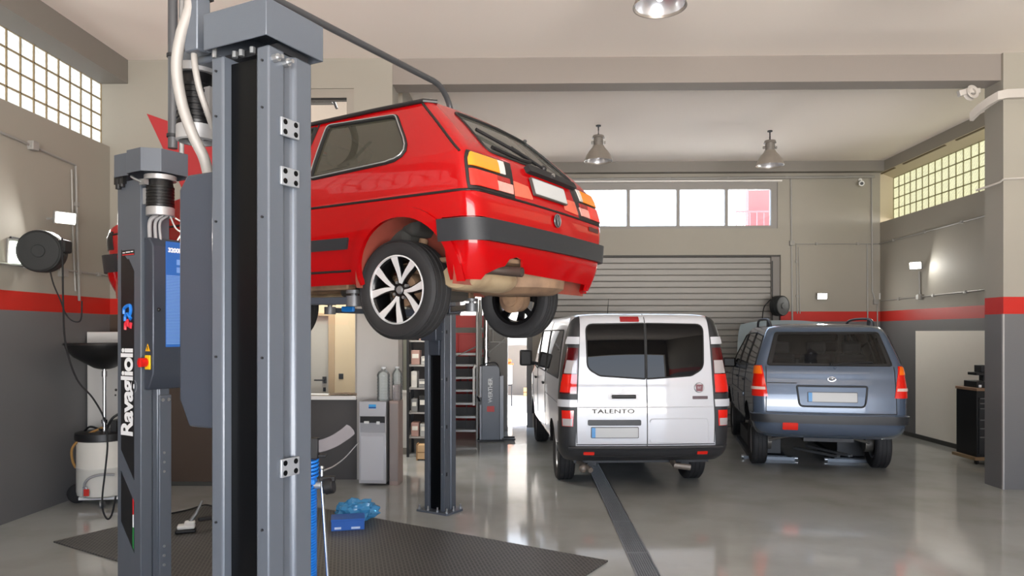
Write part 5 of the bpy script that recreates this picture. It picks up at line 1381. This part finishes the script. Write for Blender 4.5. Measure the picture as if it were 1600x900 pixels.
for z in zsh:
    x = -.26; k = 0
    used = {}
    while x < .08:
        w_ = rng.uniform(.09, .16); h_ = rng.uniform(.12, .27); cn, cc = kinds[(k + int(z * 10)) % 5]; k += 1
        used[cn] = used.get(cn, 0) + 1
        b = thing('storage_bin', '%s parts bin, %s from the left on the %s shelf of the rack' % (cn, ('first', 'second', 'third', 'fourth')[k - 1], nm_l[z]), 'bin', (-1.45 + x + w_ / 2, 10.62, z), 0, 'parts bins on the storage rack')
        m_ = mat('bin_' + cn.replace(' ', '_'), cc, .5)
        mb = MB().bx(-w_ / 2 + .004, w_ / 2 - .004, -.08, .12, 0.0005, h_).build('bin_body', m_, b, bevel=.008)
        MB().bx(-w_ / 2 + .02, w_ / 2 - .02, -.084, -.08, h_ * .45, h_ * .75).build('bin_label', mat('bin_label_paper', (226, 224, 214), .6), b)
        x += w_ + .012
cb_ = on_z(660, 719)
cbx = thing('wooden_crate', 'small light wooden crate on the floor below the storage rack', 'crate', (cb_.x + .02, cb_.y + .05, 0))
WD = mat('wood_light', (206, 172, 128), .6, var=.12, vscale=10, stretch=(1, 1, 6))
MB().bx(-.10, .10, -.08, .08, .02, .22).build('box_body', WD, cbx, bevel=.003)
MB().bx(-.105, -.085, -.085, .085, .0, .235).bx(.085, .105, -.085, .085, 0, .235).bx(-.10, .10, -.087, -.08, .11, .125).build('corner_battens', mat('wood_dark_edge', (150, 116, 78), .6), cbx)
# ------------------------------------------------------------------ steel platform stairs and red locker
stx, sty = -1.62, 12.25
t = thing('platform_stairs', 'galvanised steel platform stairs with handrails behind the far lift post', 'stairs', (stx, sty, 0))
GALV = mat('galvanised_dull', (158, 158, 156), .42, .5, var=.08, vscale=12)
for k in range(6):
    z = .17 + k * .218; y = k * .13
    MB().bx(.02, .76, y, y + .18, z - .035, z).build('tread', GALV, t)
    MB().bx(.02, .76, y + .16, y + .17, z, z + .14).bx(.56, .575, y + .14, y + .165, z, z + .18).build('riser_plate', mat('riser_dark', (46, 46, 48), .6), t)
for x in (.0, .77): MB().box((x, .42, .70), (.03, 1.45, .09), Matrix.Rotation(math.atan2(.218, .13), 3, 'X')).build('stringer', GALV, t)
MB().bx(.0, .80, .78, 1.12, 1.42, 1.46).build('platform', GALV, t)
for x, y in ((.77, .0), (.0, .0), (.77, .78), (.77, 1.10), (.0, 1.1)):
    MB().cyl((x, y, 0), (x, y, 2.42), .022, seg=12).build('upright', GALV, t)
hr_ = MB()
for x in (0., .77): hr_.tube([(x, .0, 1.15), (x, .78, 2.42), (x, 1.12, 2.42)], .02, 10).tube([(x, .0, .78), (x, .78, 1.95), (x, 1.12, 1.95)], .016, 10)
hr_.tube([(.30, .1, 2.2), (.30, .1, 1.38), (.77, .3, 1.6)], .014, 8)
hr_.tube([(.77, .78, 1.9), (1.22, .78, 1.9), (1.22, .78, 1.66), (.77, .78, 1.66)], .016, 8, closed=True).tube([(1.0, .78, 1.9), (1.0, .78, 1.66)], .012, 8).tube([(.8, .78, 1.36), (1.3, .74, 1.78)], .012, 8)
hr_.build('handrail', GALV, t)
rl = thing('red_locker', 'tall red steel locker with a grey band behind the platform stairs', 'locker', (-1.3, 13.70, 0))
RL = mat('locker_red', (196, 36, 30), .4, var=.03)
MB().bx(-.5, .5, -.12, .19, 0, 2.16).build('body', RL, rl, bevel=.005)
MB().bx(-.49, -.005, -.135, -.12, .05, 1.80).bx(.005, .49, -.135, -.12, .05, 1.80).build('doors', RL, rl, bevel=.004)
MB().bx(-.502, .502, -.138, .19, 1.83, 1.93).build('band', GREYT, rl)
MB().bx(-.06, -.04, -.15, -.135, .9, 1.05).bx(.04, .06, -.15, -.135, .9, 1.05).build('handles', CHROME, rl)
# ------------------------------------------------------------------ mobile column lift
mc = thing('column_lift', 'dark column lift with white vertical lettering by the back doorway', 'column lift', (-.60, 12.2, 0), R(4))
CD = mat('column_dark', (58, 60, 64), .35, .3, var=.04)
MB().prism(rpoly([(-.17, .02), (.14, .02), (.14, 1.28), (-.17, 1.28)], [0, 0, .09, .03]), -.14, .14, AX_XZY).build('column_cover', CD, mc, 30, bevel=.008)
MB().bx(-.20, -.17, -.12, .12, .02, 1.26).bx(.14, .20, -.10, .12, .02, 1.1).build('side_rails', mat('rail_steel_dark', (90, 90, 92), .35, .6), mc)
MB().bx(-.24, .20, -.18, .18, 0, .025).bx(.18, .40, -.17, -.10, .02, .05).bx(.18, .40, .08, .15, .02, .05).build('base', DARK, mc, bevel=.004)
MB().cyl((-.09, 0, 1.28), (-.09, 0, 2.15), .05).cyl((-.09, 0, 1.30), (-.09, 0, 1.42), .075).cyl((-.09, 0, 1.55), (-.09, 0, 1.75), .07).build('cylinder', CHROME, mc)
MB().tube([(-.30, -.05, .6), (-.30, -.05, 1.22), (-.27, -.05, 1.28)], .022, 10).build('white_tube', WHITE, mc)
MB().tube(curve_pts([(-.2, -.1, 1.28), (.0, -.12, 1.33), (.10, -.12, 1.29), (.15, -.1, 1.1)], 6), .010, 8).build('hose', RUB, mc)
MB().bx(-.215, -.175, -.16, -.12, .62, .74).cyl((-.2, -.16, .68), (-.24, -.19, .76), .015).build('valve', BLK, mc)
text_mesh('maker_lettering', 'WERTHER', .098, mat('print_white', (0, 0, 0)), mc, Matrix.Translation((-.02, -.1425, .86)) @ Matrix.Rotation(R(90), 4, 'X') @ Matrix.Rotation(R(90), 4, 'Z'), .002, .002, .95, .95)
MB().bx(-.08, .045, -.143, -.14, .50, .595).build('red_square', mat('decal_red', (196, 40, 36), .4), mc)
# ------------------------------------------------------------------ seen through the doorway
cp = on_z(794, 634, -.03)
t = thing('cart', 'small white cart with an orange top, outside the back doorway', 'cart', (cp.x, cp.y, -.03))
MB().bx(-.10, .10, -.1, .1, .55, 1.05).build('box', mat('cart_white', (220, 206, 186), .6), t, bevel=.01)
MB().bx(-.14, .14, -.12, .12, 1.05, 1.08).sph((.0, 0, 1.14), .09, 12, (1, 1, .7)).build('orange_lid', mat('cart_orange', (236, 106, 50), .5), t)
lg = MB()
for x in (-.09, .09):
    for y in (-.09, .09): lg.cyl((x, y, 0), (x, y, .56), .014, seg=8)
lg.bx(-.16, .10, -.11, -.09, .52, .55).build('legs', DARK, t)
cp = on_z(826, 621, -.03)
t = thing('crate_outside', 'small wooden crate at the foot of the wall outside the doorway', 'crate', (cp.x - .02, 21.15, -.03))
MB().bx(-.13, .13, -.1, .1, 0, .24).build('box_body', WD, t, bevel=.004)
MB().bx(-.135, .135, -.105, .105, .10, .13).build('battens', mat('wood_dark_edge', (0, 0, 0)), t)
# tall grey cupboard left of the doorway
t = thing('grey_cupboard', 'plain tall grey cupboard standing left of the back doorway', 'cupboard', (-.50, 13.55, 0))
t.location.x = -.64
MB().bx(-.12, .28, -.2, .3, 0, 2.3).build('body', mat('cupboard_grey', (120, 118, 116), .5), t, bevel=.004)
MB().bx(-.115, .275, -.212, -.2, .04, 2.26).build('door', mat('cupboard_door_grey', (128, 126, 123), .5), t, bevel=.003)

# ================================================================== left wall things
# hose reels
def reel(name, label, loc, ax, r, w, bracket):
    t = thing(name, label, 'hose reel', loc)
    q = Vector(ax).to_track_quat('Z', 'Y').to_matrix().to_4x4()
    B_ = mat('reel_black', (30, 33, 34), .6, var=.06)
    MB().lathe([(0, -w / 2), (r * .90, -w / 2), (r * .98, -w * .45), (r, -w * .36), (r, w * .10), (r * .97, w * .11), (r * .97, w * .17), (r, w * .18), (r, w * .36), (r * .98, w * .45), (r * .92, w * .5), (r * .88, w * .47), (r * .3, w * .49), (r * .28, w * .53), (0, w * .53)], 48, q).build('casing', B_, t, 28)
    MB().box((0, 0, 0), (r * .55, r * .8, w * .7), (q.to_3x3() @ Matrix.Rotation(R(0), 3, 'Z'))).build('hub_block', B_, t)
    o = q.to_3x3() @ Vector((1, 0, 0)) if abs((q.to_3x3() @ Vector((1, 0, 0))).z) < .5 else q.to_3x3() @ Vector((0, 1, 0))
    if o.x < 0: o = -o
    MB().box(o * r * .92 + Vector((0, 0, r * .25)), (r * .5, w * .8, r * .62)).build('outlet', B_, t, bevel=.02)
    MB().box(Vector(bracket) * .5, (abs(bracket[0]) + .04, max(.05, abs(bracket[1])), .06)).box(Vector(bracket), (.02, .16, .28)).build('wall_bracket', DARK, t)
    return t
rl_ = on_x(66, 393, -4.72)
RE1 = reel('hose_reel', 'round black hose reel high on the left wall', rl_, (.20, -.975, -.04), .205, .17, (XL + .01 - rl_.x, .02, 0))
hp = [(97, 372), (98, 420), (99, 480), (103, 540), (120, 592), (145, 622), (163, 655), (168, 690), (165, 730), (160, 775), (161, 798), (168, 811), (175, 803), (181, 775)]
MB().tube([p - rl_ for p in curve_pts([on_d(x, y, 6.95 - (.28 if y > 560 else .28 * max(0, (y - 400) / 160))) for x, y in hp], 6)], .0085, 8).build('hanging_hose', RUB, RE1)
MB().tube([p - rl_ for p in curve_pts([on_d(x, y, 7.0) for x, y in ((78, 422), (84, 445), (95, 470), (101, 487), (110, 499), (121, 503), (127, 497), (128, 470))], 6)], .007, 8).build('second_hose', RUB, RE1)
rl2 = on_y(1218, 478, 13.62)
RE2 = reel('hose_reel', 'round black hose reel on the back wall beside the roller shutter', rl2, (.55, -.83, 0), .19, .18, (0, YB - .01 - rl2.y, 0))
MB().tube([p - rl2 for p in curve_pts([on_y(x, y, 13.6) for x, y in ((1204, 468), (1194, 480), (1191, 500), (1190, 520))], 6)], .010, 8).tube([p - rl2 for p in [on_y(1218, 492, 13.55), on_y(1218, 560, 13.55)]], .011, 8).build('hanging_hose', RUB, RE2)
# floodlights
LED = emit('led_panel_on', (255, 252, 240), 14.0)
def flood(label, loc, face, w=.20, h=.15, e=LED, stem=None, pw=22):
    t = thing('floodlight', label, 'floodlight', loc)
    f = Vector(face).normalized(); q = f.to_track_quat('Z', 'Y').to_matrix()
    MB().box(-f * .03, (w, h, .05), q).build('housing', mat('flood_grey', (150, 150, 148), .4, .4), t, bevel=.006)
    MB().box(Vector((0, 0, 0)), (w * .86, h * .80, .006), q).build('led_panel', e, t)
    if stem: MB().tube([-f * .05, Vector(stem)], .012, 8).build('arm', mat('flood_grey', (0, 0, 0)), t)
    return t
fl1 = on_x(103, 341, XL + .22)
flood('lit floodlight on the left wall above the hose reel', fl1, (.80, -.58, -.18), .21, .13, stem=(XL - fl1.x, .03, 0))
fl2 = on_x(31, 395, XL + .07)
flood('lit square floodlight on the left wall, half hidden behind the hose reel', fl2, (.9, -.40, -.1), .22, .26, emit('led_panel_soft', (246, 255, 236), 5.0), stem=(XL - fl2.x, 0, 0))
fb = on_y(1285, 463, YB - .12)
flood('lit floodlight low on the back wall above the people carrier', fb, (.0, -1, -.15), .19, .13, stem=(0, .11, 0))
fr2 = on_x(1430, 415, XR - .14)
flood('lit floodlight on the right wall above the white board', fr2, (-.75, -.65, -.15), .20, .13, stem=(.13, 0, -.02))
# conduits on the walls, each run one thing
def run(label, pts, r=.013, boxes=(), clips=0):
    P = [Vector(p) for p in pts]
    t = thing('wall_conduit', label, 'conduit', P[0]); o = P[0]
    MB().tube([p - o for p in P], r, 8).build('tube', PIPE, t, 30)
    if boxes:
        for b in boxes: MB().box(Vector(b) - o, (.09, .09, .09)).build('junction_box', PIPE, t, bevel=.006)
    if clips:
        cl_ = MB()
        for a, b in zip(P, P[1:]):
            n = max(1, int((b - a).length / clips))
            for k in range(n): cl_.box(a + (b - a) * (k + .5) / n - o, (.045, .045, .045))
        cl_.build('clips', PIPE, t)
    return t
xl = XL + .016
run('grey conduit on the left wall, sloping from the frame edge and turning down', [on_x(-40, 188, xl), on_x(118, 258, xl), on_x(121, 380, xl), on_x(124, 470, xl)], .014, [on_x(50, 228, xl)], .8)
run('second thin grey conduit beside it, running down the left wall', [on_x(112, 265, xl), on_x(115, 400, xl), on_x(118, 455, xl)], .010)
run('low horizontal grey conduit on the left wall above the red stripe', [on_x(-30, 408, xl), on_x(100, 422, xl), on_x(200, 434, xl)], .012, [on_x(97, 426, xl)], .7)
yb = YB - .016
run('thick grey pipe running along the top of the back wall', [on_y(820, 281, yb - .03), on_y(1366, 276, yb - .03)], .026, (), 1.0)
run('grey conduit dropping from the top pipe beside the long window', [on_y(1236, 278, yb), on_y(1238, 510, yb)], .017, [on_y(1237, 380, yb)])
run('grey conduit loop around the low floodlight on the back wall', [on_y(1246, 490, yb), on_y(1244, 381, yb), on_y(1372, 381, yb)], .011, (), .6)
run('thin grey conduit right inside that loop on the back wall', [on_y(1250, 490, yb), on_y(1248, 386, yb)], .009)
run('long grey conduit down the back wall near the right corner', [on_y(1355, 381, yb), on_y(1356, 520, yb)], .012)
run('grey conduit in the right corner, running from pipe to box', [on_y(1362, 278, yb), on_y(1363, 455, yb), on_y(1368, 472, yb)], .015, [on_y(1368, 472, yb)])
run('grey conduit dropping from the corner box behind the people carrier', [on_y(1371, 476, yb), on_y(1371, 530, yb)], .011)
xr = XR - .016
run('upper grey conduit along the right wall under the glass block window', [on_x(1374, 381, xr), on_x(1536, 338, xr), on_x(1600, 320, xr)], .012, (), .8)
run('lower grey conduit along the right wall above the red stripe', [on_x(1376, 470, xr), on_x(1436, 464, xr), on_x(1600, 446, xr)], .012, [on_x(1437, 464, xr)], .8)
run('short upright conduit under the right floodlight', [on_x(1437, 462, xr), on_x(1436, 424, xr)], .016)
sb = MB().bx(-.02, 0, -.05, .05, -.06, .06).build('junction_box', WHITE, None, bevel=.006); sb.location = on_x(1374, 463, XR - .0); tag(sb, 'small white square box on the right wall near the corner', 'box')
# CCTV camera
cc = on_y(1345, 286, YB - .16)
t = thing('security_camera', 'small white security camera under the pipe in the right back corner', 'camera', cc)
MB().cyl((.02, .05, .01), (-.01, -.06, -.02), .05, .052, 20).build('housing', WHITE, t, bevel=.008)
MB().cyl((-.0105, -.061, -.02), (-.012, -.066, -.021), .030, seg=20).build('lens', BLK, t)
MB().tube([(.03, .06, .03), (.06, .16, .09)], .014, 8).cyl((.06, .158, .09), (.06, .145, .09), .035).build('mount', WHITE, t)
t2 = MB().cyl((0, 0, 0), (-.03, -.02, 0), .028, seg=14).build('sensor', WHITE, None); t2.location = on_x(1369, 328, XR - .02); tag(t2, 'tiny white sensor on the right wall edge beside the glass blocks', 'sensor')
# white locker and oil drainer
t = thing('white_locker', 'white sheet-metal locker against the wall behind the oil drainer', 'locker', (-4.665, 8.23, 0))
WL_ = mat('locker_white', (196, 194, 190), .4, var=.03)
MB().bx(-.32, .32, -.20, .22, .06, 1.62).build('body', WL_, t, bevel=.005)
MB().bx(-.32, .32, -.21, .22, 1.62, 1.84).build('top_unit', mat('locker_white_bright', (216, 215, 212), .35), t, bevel=.008)
MB().bx(-.30, .30, -.214, -.20, .10, 1.58).build('door', WL_, t, bevel=.004)
pk = MB(); rng = random.Random(2)
for k in range(9): pk.cyl((.06 + rng.uniform(-.04, .05), -.2145, 1.13 + rng.uniform(-.07, .07)), (.06, -.2155, 1.13), rng.uniform(.008, .018), seg=10) if False else pk.sph((.06 + rng.uniform(-.05, .06), -.214, 1.13 + rng.uniform(-.08, .08)), rng.uniform(.008, .018), 8, (1, .15, 1))
pk.build('dark_marks', mat('mark_dark', (60, 58, 56), .7), t)
od = Vector((-4.53, 7.60, 0))
t = thing('oil_drainer', 'white wheeled oil drainer with a black funnel pan on a pole', 'oil drainer', od, R(8))
TW = mat('drainer_white', (214, 212, 204), .35, var=.03)
MB().lathe([(0, .10), (.22, .10), (.255, .12), (.262, .16), (.262, .40), (.266, .405), (.266, .425), (.262, .43), (.262, .74), (.25, .76), (0, .76)], 40).build('tank', TW, t, 40)
MB().lathe([(.0, .78), (.24, .78), (.275, .77), (.28, .74), (.28, .70), (.266, .69), (.266, .72), (0, .74)], 40).build('lid_ring', BLK, t, 40)
MB().cyl((0, 0, .76), (0, 0, 1.50), .018).cyl((0, 0, .86), (0, 0, .90), .03).cyl((0, 0, .76), (0, 0, .82), .035).cyl((0, 0, 1.36), (0, 0, 1.42), .026).build('pole', CHROME, t)
MB().lathe([(.0, 1.44), (.05, 1.44), (.10, 1.455), (.29, 1.575), (.36, 1.66), (.37, 1.70), (.385, 1.70), (.38, 1.72), (.355, 1.715), (.34, 1.665), (.29, 1.60), (.09, 1.475), (0, 1.47)], 44).build('funnel_pan', mat('funnel_black', (20, 20, 21), .4), t, 40)
for x in (-.30, .27):
    MB().lathe([(0, -.03), (.03, -.035), (.085, -.03), (.10, -.018), (.10, .018), (.085, .03), (.03, .035), (0, .03)], 28, Matrix.Translation((x, .06, .10)) @ Matrix.Rotation(R(90), 4, 'X')).build('wheel', RUB, t, 40)
MB().cyl((-.3, .06, .10), (.3, .06, .10), .014).bx(-.2, .2, -.14, .16, .07, .10).box((-.245, .05, .16), (.03, .06, .14), Matrix.Rotation(R(15), 3, 'Y')).build('chassis', WHITE, t)
MB().cyl((.06, -.22, .07), (.06, -.20, .0), .02).lathe([(0, -.015), (.035, -.015), (.035, .015), (0, .015)], 20, Matrix.Translation((.07, -.215, .036)) @ Matrix.Rotation(R(90), 4, 'Y')).build('caster', STEEL, t)
MB().tube(curve_pts([(.0, -.05, .82), (-.14, -.17, .74), (-.25, -.16, .62), (-.275, -.10, .48), (-.262, -.06, .40)], 6), .013, 8).build('amber_hose', mat('hose_amber', (160, 122, 70), .45), t, 60)
MB().tube(curve_pts([(-.07, -.265, .18), (-.075, -.29, .26), (-.02, -.31, .33), (.08, -.29, .36), (.20, -.24, .35)], 6), .013, 8).build('drain_hose', mat('hose_grey', (0, 0, 0)), t, 60)
MB().bx(-.09, -.05, -.30, -.26, .13, .24).build('valve_body', CHROME, t, bevel=.004)
MB().box((-.045, -.31, .185), (.05, .012, .07)).build('valve_handle', mat('valve_red', (190, 40, 30), .4), t)
MB().bx(.10, .16, -.10, .10, .76, .90).tube(curve_pts([(-.2, 0, .78), (-.12, -.05, .83), (0, -.08, .80)], 5), .012, 8).tube(curve_pts([(.05, -.08, .80), (.12, -.1, .92), (.2, -.08, .98)], 5), .014, 8).build('pump_head', BLK, t, bevel=.004)
# painted red wedge on the wall above
rw = MB().prism([(on_y(x, y, YM).x, on_y(x, y, YM).z) for x, y in ((230, 178), (470, 262), (470, 330), (330, 390))], -.012, -.002, AX_XZY)
rw = rw.build('wall_emblem', mat('emblem_maroon', (176, 44, 48), .5)); rw.location = (0, YM, 0); tag(rw, 'big dark red wedge-shaped panel on the wall above the lift posts', 'wall panel')

# ================================================================== right side things
wb_ = MB().bx(XR - .018, XR - .001, 9.35, 12.61, .078, 1.862).build('white_board', mat('board_white', (240, 236, 226), .35, var=.02)); tag(wb_, 'large plain white board leaning flat on the right wall', 'board')
wb_.location = (0, 0, 0)
tc0 = on_z(1513, 727)
t = thing('tool_cabinet', 'black tool cabinet with a brown top, half hidden behind the right pillar', 'cabinet', (6.44, tc0.y + .30, 0))
MB().bx(-.18, .30, -.22, .25, .10, 1.02).build('body', mat('cabinet_black', (24, 24, 26), .4), t, bevel=.005)
MB().bx(-.19, .31, -.24, .26, 1.02, 1.06).build('worktop', mat('worktop_brown', (146, 116, 92), .5, var=.08), t, bevel=.004)
MB().bx(-.24, .32, -.28, .26, .06, .10).build('plinth', mat('plinth_brown', (140, 116, 84), .6), t, bevel=.004)
for x in (-.18, .28):
    MB().lathe([(0, -.015), (.03, -.015), (.03, .015), (0, .015)], 18, Matrix.Translation((x, -.22, .03)) @ Matrix.Rotation(R(90), 4, 'Y')).bx(x - .02, x + .02, -.24, -.2, .04, .06).build('caster', RUB, t)
zz = .14
for h in (.26, .12, .12, .16, .07, .07):
    d = MB().bx(-.15, .27, -.232, -.22, zz, zz + h - .012).build('drawer', mat('drawer_black', (38, 38, 40), .4), t, bevel=.003)
    MB().bx(-.14, .26, -.243, -.232, zz + h - .03, zz + h - .018).build('drawer_handle', mat('handle_grey', (130, 130, 130), .35, .6), d); zz += h
cb0 = t.location
t = thing('tool_box', 'stack of small black tool boxes on the brown-topped cabinet', 'tool box', (cb0.x + .02, cb0.y, 1.0605), 0)
MB().bx(-.16, .2, -.16, .14, .0, .09).build('box_body', BLK, t, bevel=.006)
MB().bx(-.14, -.1, -.17, -.16, .0, .04).bx(-.05, -.0, -.17, -.16, .0, .04).build('latches', CHROME, t)
t = thing('tool_tray', 'narrow black tray resting on the tool boxes behind the right pillar', 'tray', (cb0.x + .05, cb0.y, 1.151), 0)
MB().bx(-.16, .16, -.1, .1, .08, .12).bx(-.03, .03, -.05, .05, 0, .08).build('tray_body', BLK, t, bevel=.004)
MB().bx(-.08, .14, -.08, .08, .12, .22).build('tray_case', DARK, t, bevel=.006)
# cable tray and pulley on the pillar, wire ring lower down
t = thing('cable_tray', 'pale curved cable tray bent round the top of the right pillar', 'cable tray', (cx0, YM - .02, 0))
TR = mat('tray_pale', (190, 184, 178), .45, .1)
pth = [Vector((cx1 - cx0 + .05, -.04, 4.62)), Vector((0, -.04, 4.60)), Vector((-.07, -.02, 4.585)), Vector((-.12, .06, 4.55)), Vector((-.17, .16, 4.50)), Vector((-.21, .26, 4.43))]
tb_ = bmesh.new(); rw_ = []
for i, p_ in enumerate(pth):
    d_ = (pth[min(i + 1, 5)] - pth[max(i - 1, 0)]); n_ = Vector((-d_.y, d_.x, 0)).normalized() * -.03
    rw_.append([tb_.verts.new(p_ + n_ * a + Vector((0, 0, b))) for a, b in ((1, -.05), (1, .05), (-1, .05), (-1, -.05))])
for a_, b_ in zip(rw_, rw_[1:]):
    for k in range(4): tb_.faces.new((a_[k], a_[(k + 1) % 4], b_[(k + 1) % 4], b_[k]))
tb_.faces.new(rw_[0]); tb_.faces.new(rw_[-1][::-1])
obj('tray', tb_, TR, t, 30)
t = thing('pulley', 'pale grey pulley block hanging from the end of the cable tray', 'pulley', on_y(1517, 145, YM + .1))
MB().lathe([(.045, -.03), (.08, -.035), (.085, -.03), (.07, -.01), (.07, .01), (.085, .03), (.08, .035), (.045, .03)], 28, Matrix.Rotation(R(80), 4, 'X') @ Matrix.Rotation(R(15), 4, 'Y'), True).build('wheel', TR, t, 40)
MB().box((-.07, 0, .01), (.16, .06, .07), Matrix.Rotation(R(-15), 3, 'Y')).box((.06, .03, .03), (.12, .05, .06)).build('bracket', TR, t, bevel=.006)
t = thing('wire_ring', 'thin grey tube bent round the right pillar below its top', 'tube', (cx0, YM - .02, 3.62))
MB().tube([(.6, -.02, .03), (-.01, -.02, .0), (-.03, .02, -.03), (-.10, .34, -.06)], .012, 8).tube([(-.10, .34, -.06), (-.02, .30, -.03)], .012, 8).build('tube', TR, t)

# ================================================================== high-bay lamps
BELL = mat('bell_grey', (150, 142, 133), .35, .35, var=.03); INNER = mat('bell_inside', (226, 226, 228), .25, .7)
def bay():
    t = thing('bay_lamp', 'x', 'lamp')
    MB().lathe([(.085, -.10), (.10, -.13), (.15, -.19), (.195, -.26), (.215, -.325), (.222, -.335), (.222, -.345), (.214, -.343), (.208, -.325), (.188, -.262), (.145, -.196), (.095, -.136), (.08, -.11)], 40, None, False).build('bell', BELL, t, 40)
    MB().lathe([(.204, -.325), (.185, -.262), (.142, -.198), (.09, -.14), (0, -.12)], 40).build('reflector', INNER, t, 40)
    MB().cyl((0, 0, -.14), (0, 0, -.23), .03).sph((0, 0, -.245), .042, 14, (1, 1, 1.3)).build('bulb', mat('bulb_frosted', (245, 245, 250), .3, emis=(245, 244, 255), estr=.5), t)
    MB().cyl((0, 0, -.10), (0, 0, .02), .075).cyl((0, 0, .02), (0, 0, .06), .10, .085).cyl((0, 0, -.06), (0, 0, -.05), .082).cyl((0, 0, -.035), (0, 0, -.025), .082).bx(-.11, -.09, -.02, .02, -.07, -.03).bx(.09, .11, -.02, .02, -.07, -.03).build('ballast', mat('ballast_grey', (132, 126, 120), .45, .3), t)
    MB().tube([(0, 0, .05), (0, 0, .09)], .014, 8).tube([(.0, .018 * math.sin(a), .115 + .03 * math.cos(a)) for a in [2 * PI * k / 16 for k in range(16)]], .006, 6, closed=True).cyl((0, 0, .14), (0, 0, .22), .01).cyl((0, 0, .205), (0, 0, .222), .04).build('hook', DARK, t)
    return t
def lamp_pos(px, pyb, Z):
    p_ = on_d(px, pyb, Z); return Vector((p_.x, p_.y, ZC - .2225))
b0 = bay(); spots = [((935, 250, 11.3), 'grey bell lamp under the rear ceiling, right above the red hatchback'), ((1203, 245, 11.6), 'grey bell lamp under the rear ceiling, above the van and people carrier'),
                     ((1031, 22, 5.95), 'bell lamp at the top of the frame, cut off, before the beam'), ((1527, 14, 5.6), 'bell lamp cut off at the top right corner of the frame')]
for i, (a, lab) in enumerate(spots):
    o = b0 if i == 0 else copy_tree(b0)
    o.location = lamp_pos(*a); o['label'] = lab; o['group'] = 'bell lamps under the ceiling'
# ================================================================== light and camera
w = bpy.data.worlds.new('sky'); SC.world = w; w.use_nodes = True
nt = w.node_tree; N = nt.nodes; L = nt.links; bg = N['Background']
tc = N.new('ShaderNodeTexCoord'); sp = N.new('ShaderNodeSeparateXYZ'); L.new(tc.outputs['Generated'], sp.inputs[0])
rp = N.new('ShaderNodeValToRGB'); e = rp.color_ramp.elements
e[0].position = 0.0; e[0].color = (2.1, 1.98, 1.84, 1); e[1].position = 1.0; e[1].color = (.42, .56, .84, 1)
for p_, c_ in ((.495, (2.2, 2.1, 1.98, 1)), (.505, (.74, .80, .90, 1)), (.62, (.56, .68, .86, 1))):
    q = rp.color_ramp.elements.new(p_); q.color = c_
mr = N.new('ShaderNodeMapRange'); mr.inputs['From Min'].default_value = -1; mr.inputs['From Max'].default_value = 1
L.new(sp.outputs['Z'], mr.inputs['Value']); L.new(mr.outputs[0], rp.inputs['Fac']); L.new(rp.outputs['Color'], bg.inputs['Color'])
bg.inputs['Strength'].default_value = 4.9
def lamp(name, typ, loc, rot, energy, size=.2, size_y=None, col=(1, 1, 1)):
    d = bpy.data.lights.new(name, typ); d.energy = energy; d.color = col
    if typ == 'AREA':
        d.size = size
        if size_y: d.shape = 'RECTANGLE'; d.size_y = size_y
    elif typ == 'SUN': d.angle = R(1.0)
    else: d.shadow_soft_size = size
    o = bpy.data.objects.new(name, d); COL.objects.link(o); o.location = loc; o.rotation_euler = rot
    return o
def portal(name, loc, rot, sx, sy):
    o = lamp(name, 'AREA', loc, rot, 1, sx, sy); o.data.cycles.is_portal = True; return o
portal('daylight_front_opening', (2.1, YF, 1.65), (R(90), 0, 0), 9.0, 3.3)
portal('daylight_long_window', (2.58, YB + .3, 4.29), (R(-90), 0, 0), 4.5, .9)
portal('daylight_back_doorway', (-.62, YB + .3, 1.5), (R(-90), 0, 0), 1.4, 3.0)
sun = lamp('sun', 'SUN', (20, 30, 30), (0, 0, 0), 20.0, col=(1, .95, .88))
sd = Vector((-.40, -.27, -.85)); sun.rotation_euler = sd.to_track_quat('-Z', 'Y').to_euler()
for (loc, f, e_) in ((fl1, (.80, -.58, -.18), 9), (fb, (0, -1, -.15), 7), (fr2, (-.75, -.65, -.15), 7)):
    d_ = Vector(f).normalized(); l_ = lamp('floodlight_beam', 'AREA', loc + d_ * .01, d_.to_track_quat('-Z', 'Y').to_euler(), e_, .16, .11, col=(1, .98, .92))
for loc, e_ in (((-2.7, 10.0, 3.25), 40), ((-3.0, 9.9, 5.05), 22)):
    lamp('office_fill_light', 'AREA', loc, (0, 0, 0), e_, 1.2, 1.0, col=(1, .97, .92))  # unseen lights added to brighten the two office rooms
cam = bpy.data.cameras.new('camera'); co = bpy.data.objects.new('camera', cam); COL.objects.link(co)
cam.sensor_fit = 'HORIZONTAL'; cam.sensor_width = 36; cam.lens = 36 * FPX / 1600; cam.shift_y = (HOR - 450) / 1600; cam.clip_start = .05; cam.clip_end = 200
co.location = (0, 0, HC); co.rotation_euler = (R(90), 0, PSI)
SC.camera = co
vs = SC.view_settings; vs.view_transform = 'Standard'; vs.look = 'None'; vs.exposure = 1.2; vs.gamma = 1; vs.use_curve_mapping = False
SC.cycles.use_denoising = True; SC.cycles.max_bounces = 8; SC.cycles.diffuse_bounces = 5; SC.cycles.transparent_max_bounces = 16; SC.cycles.sample_clamp_indirect = 6.0
bpy.context.view_layer.update()
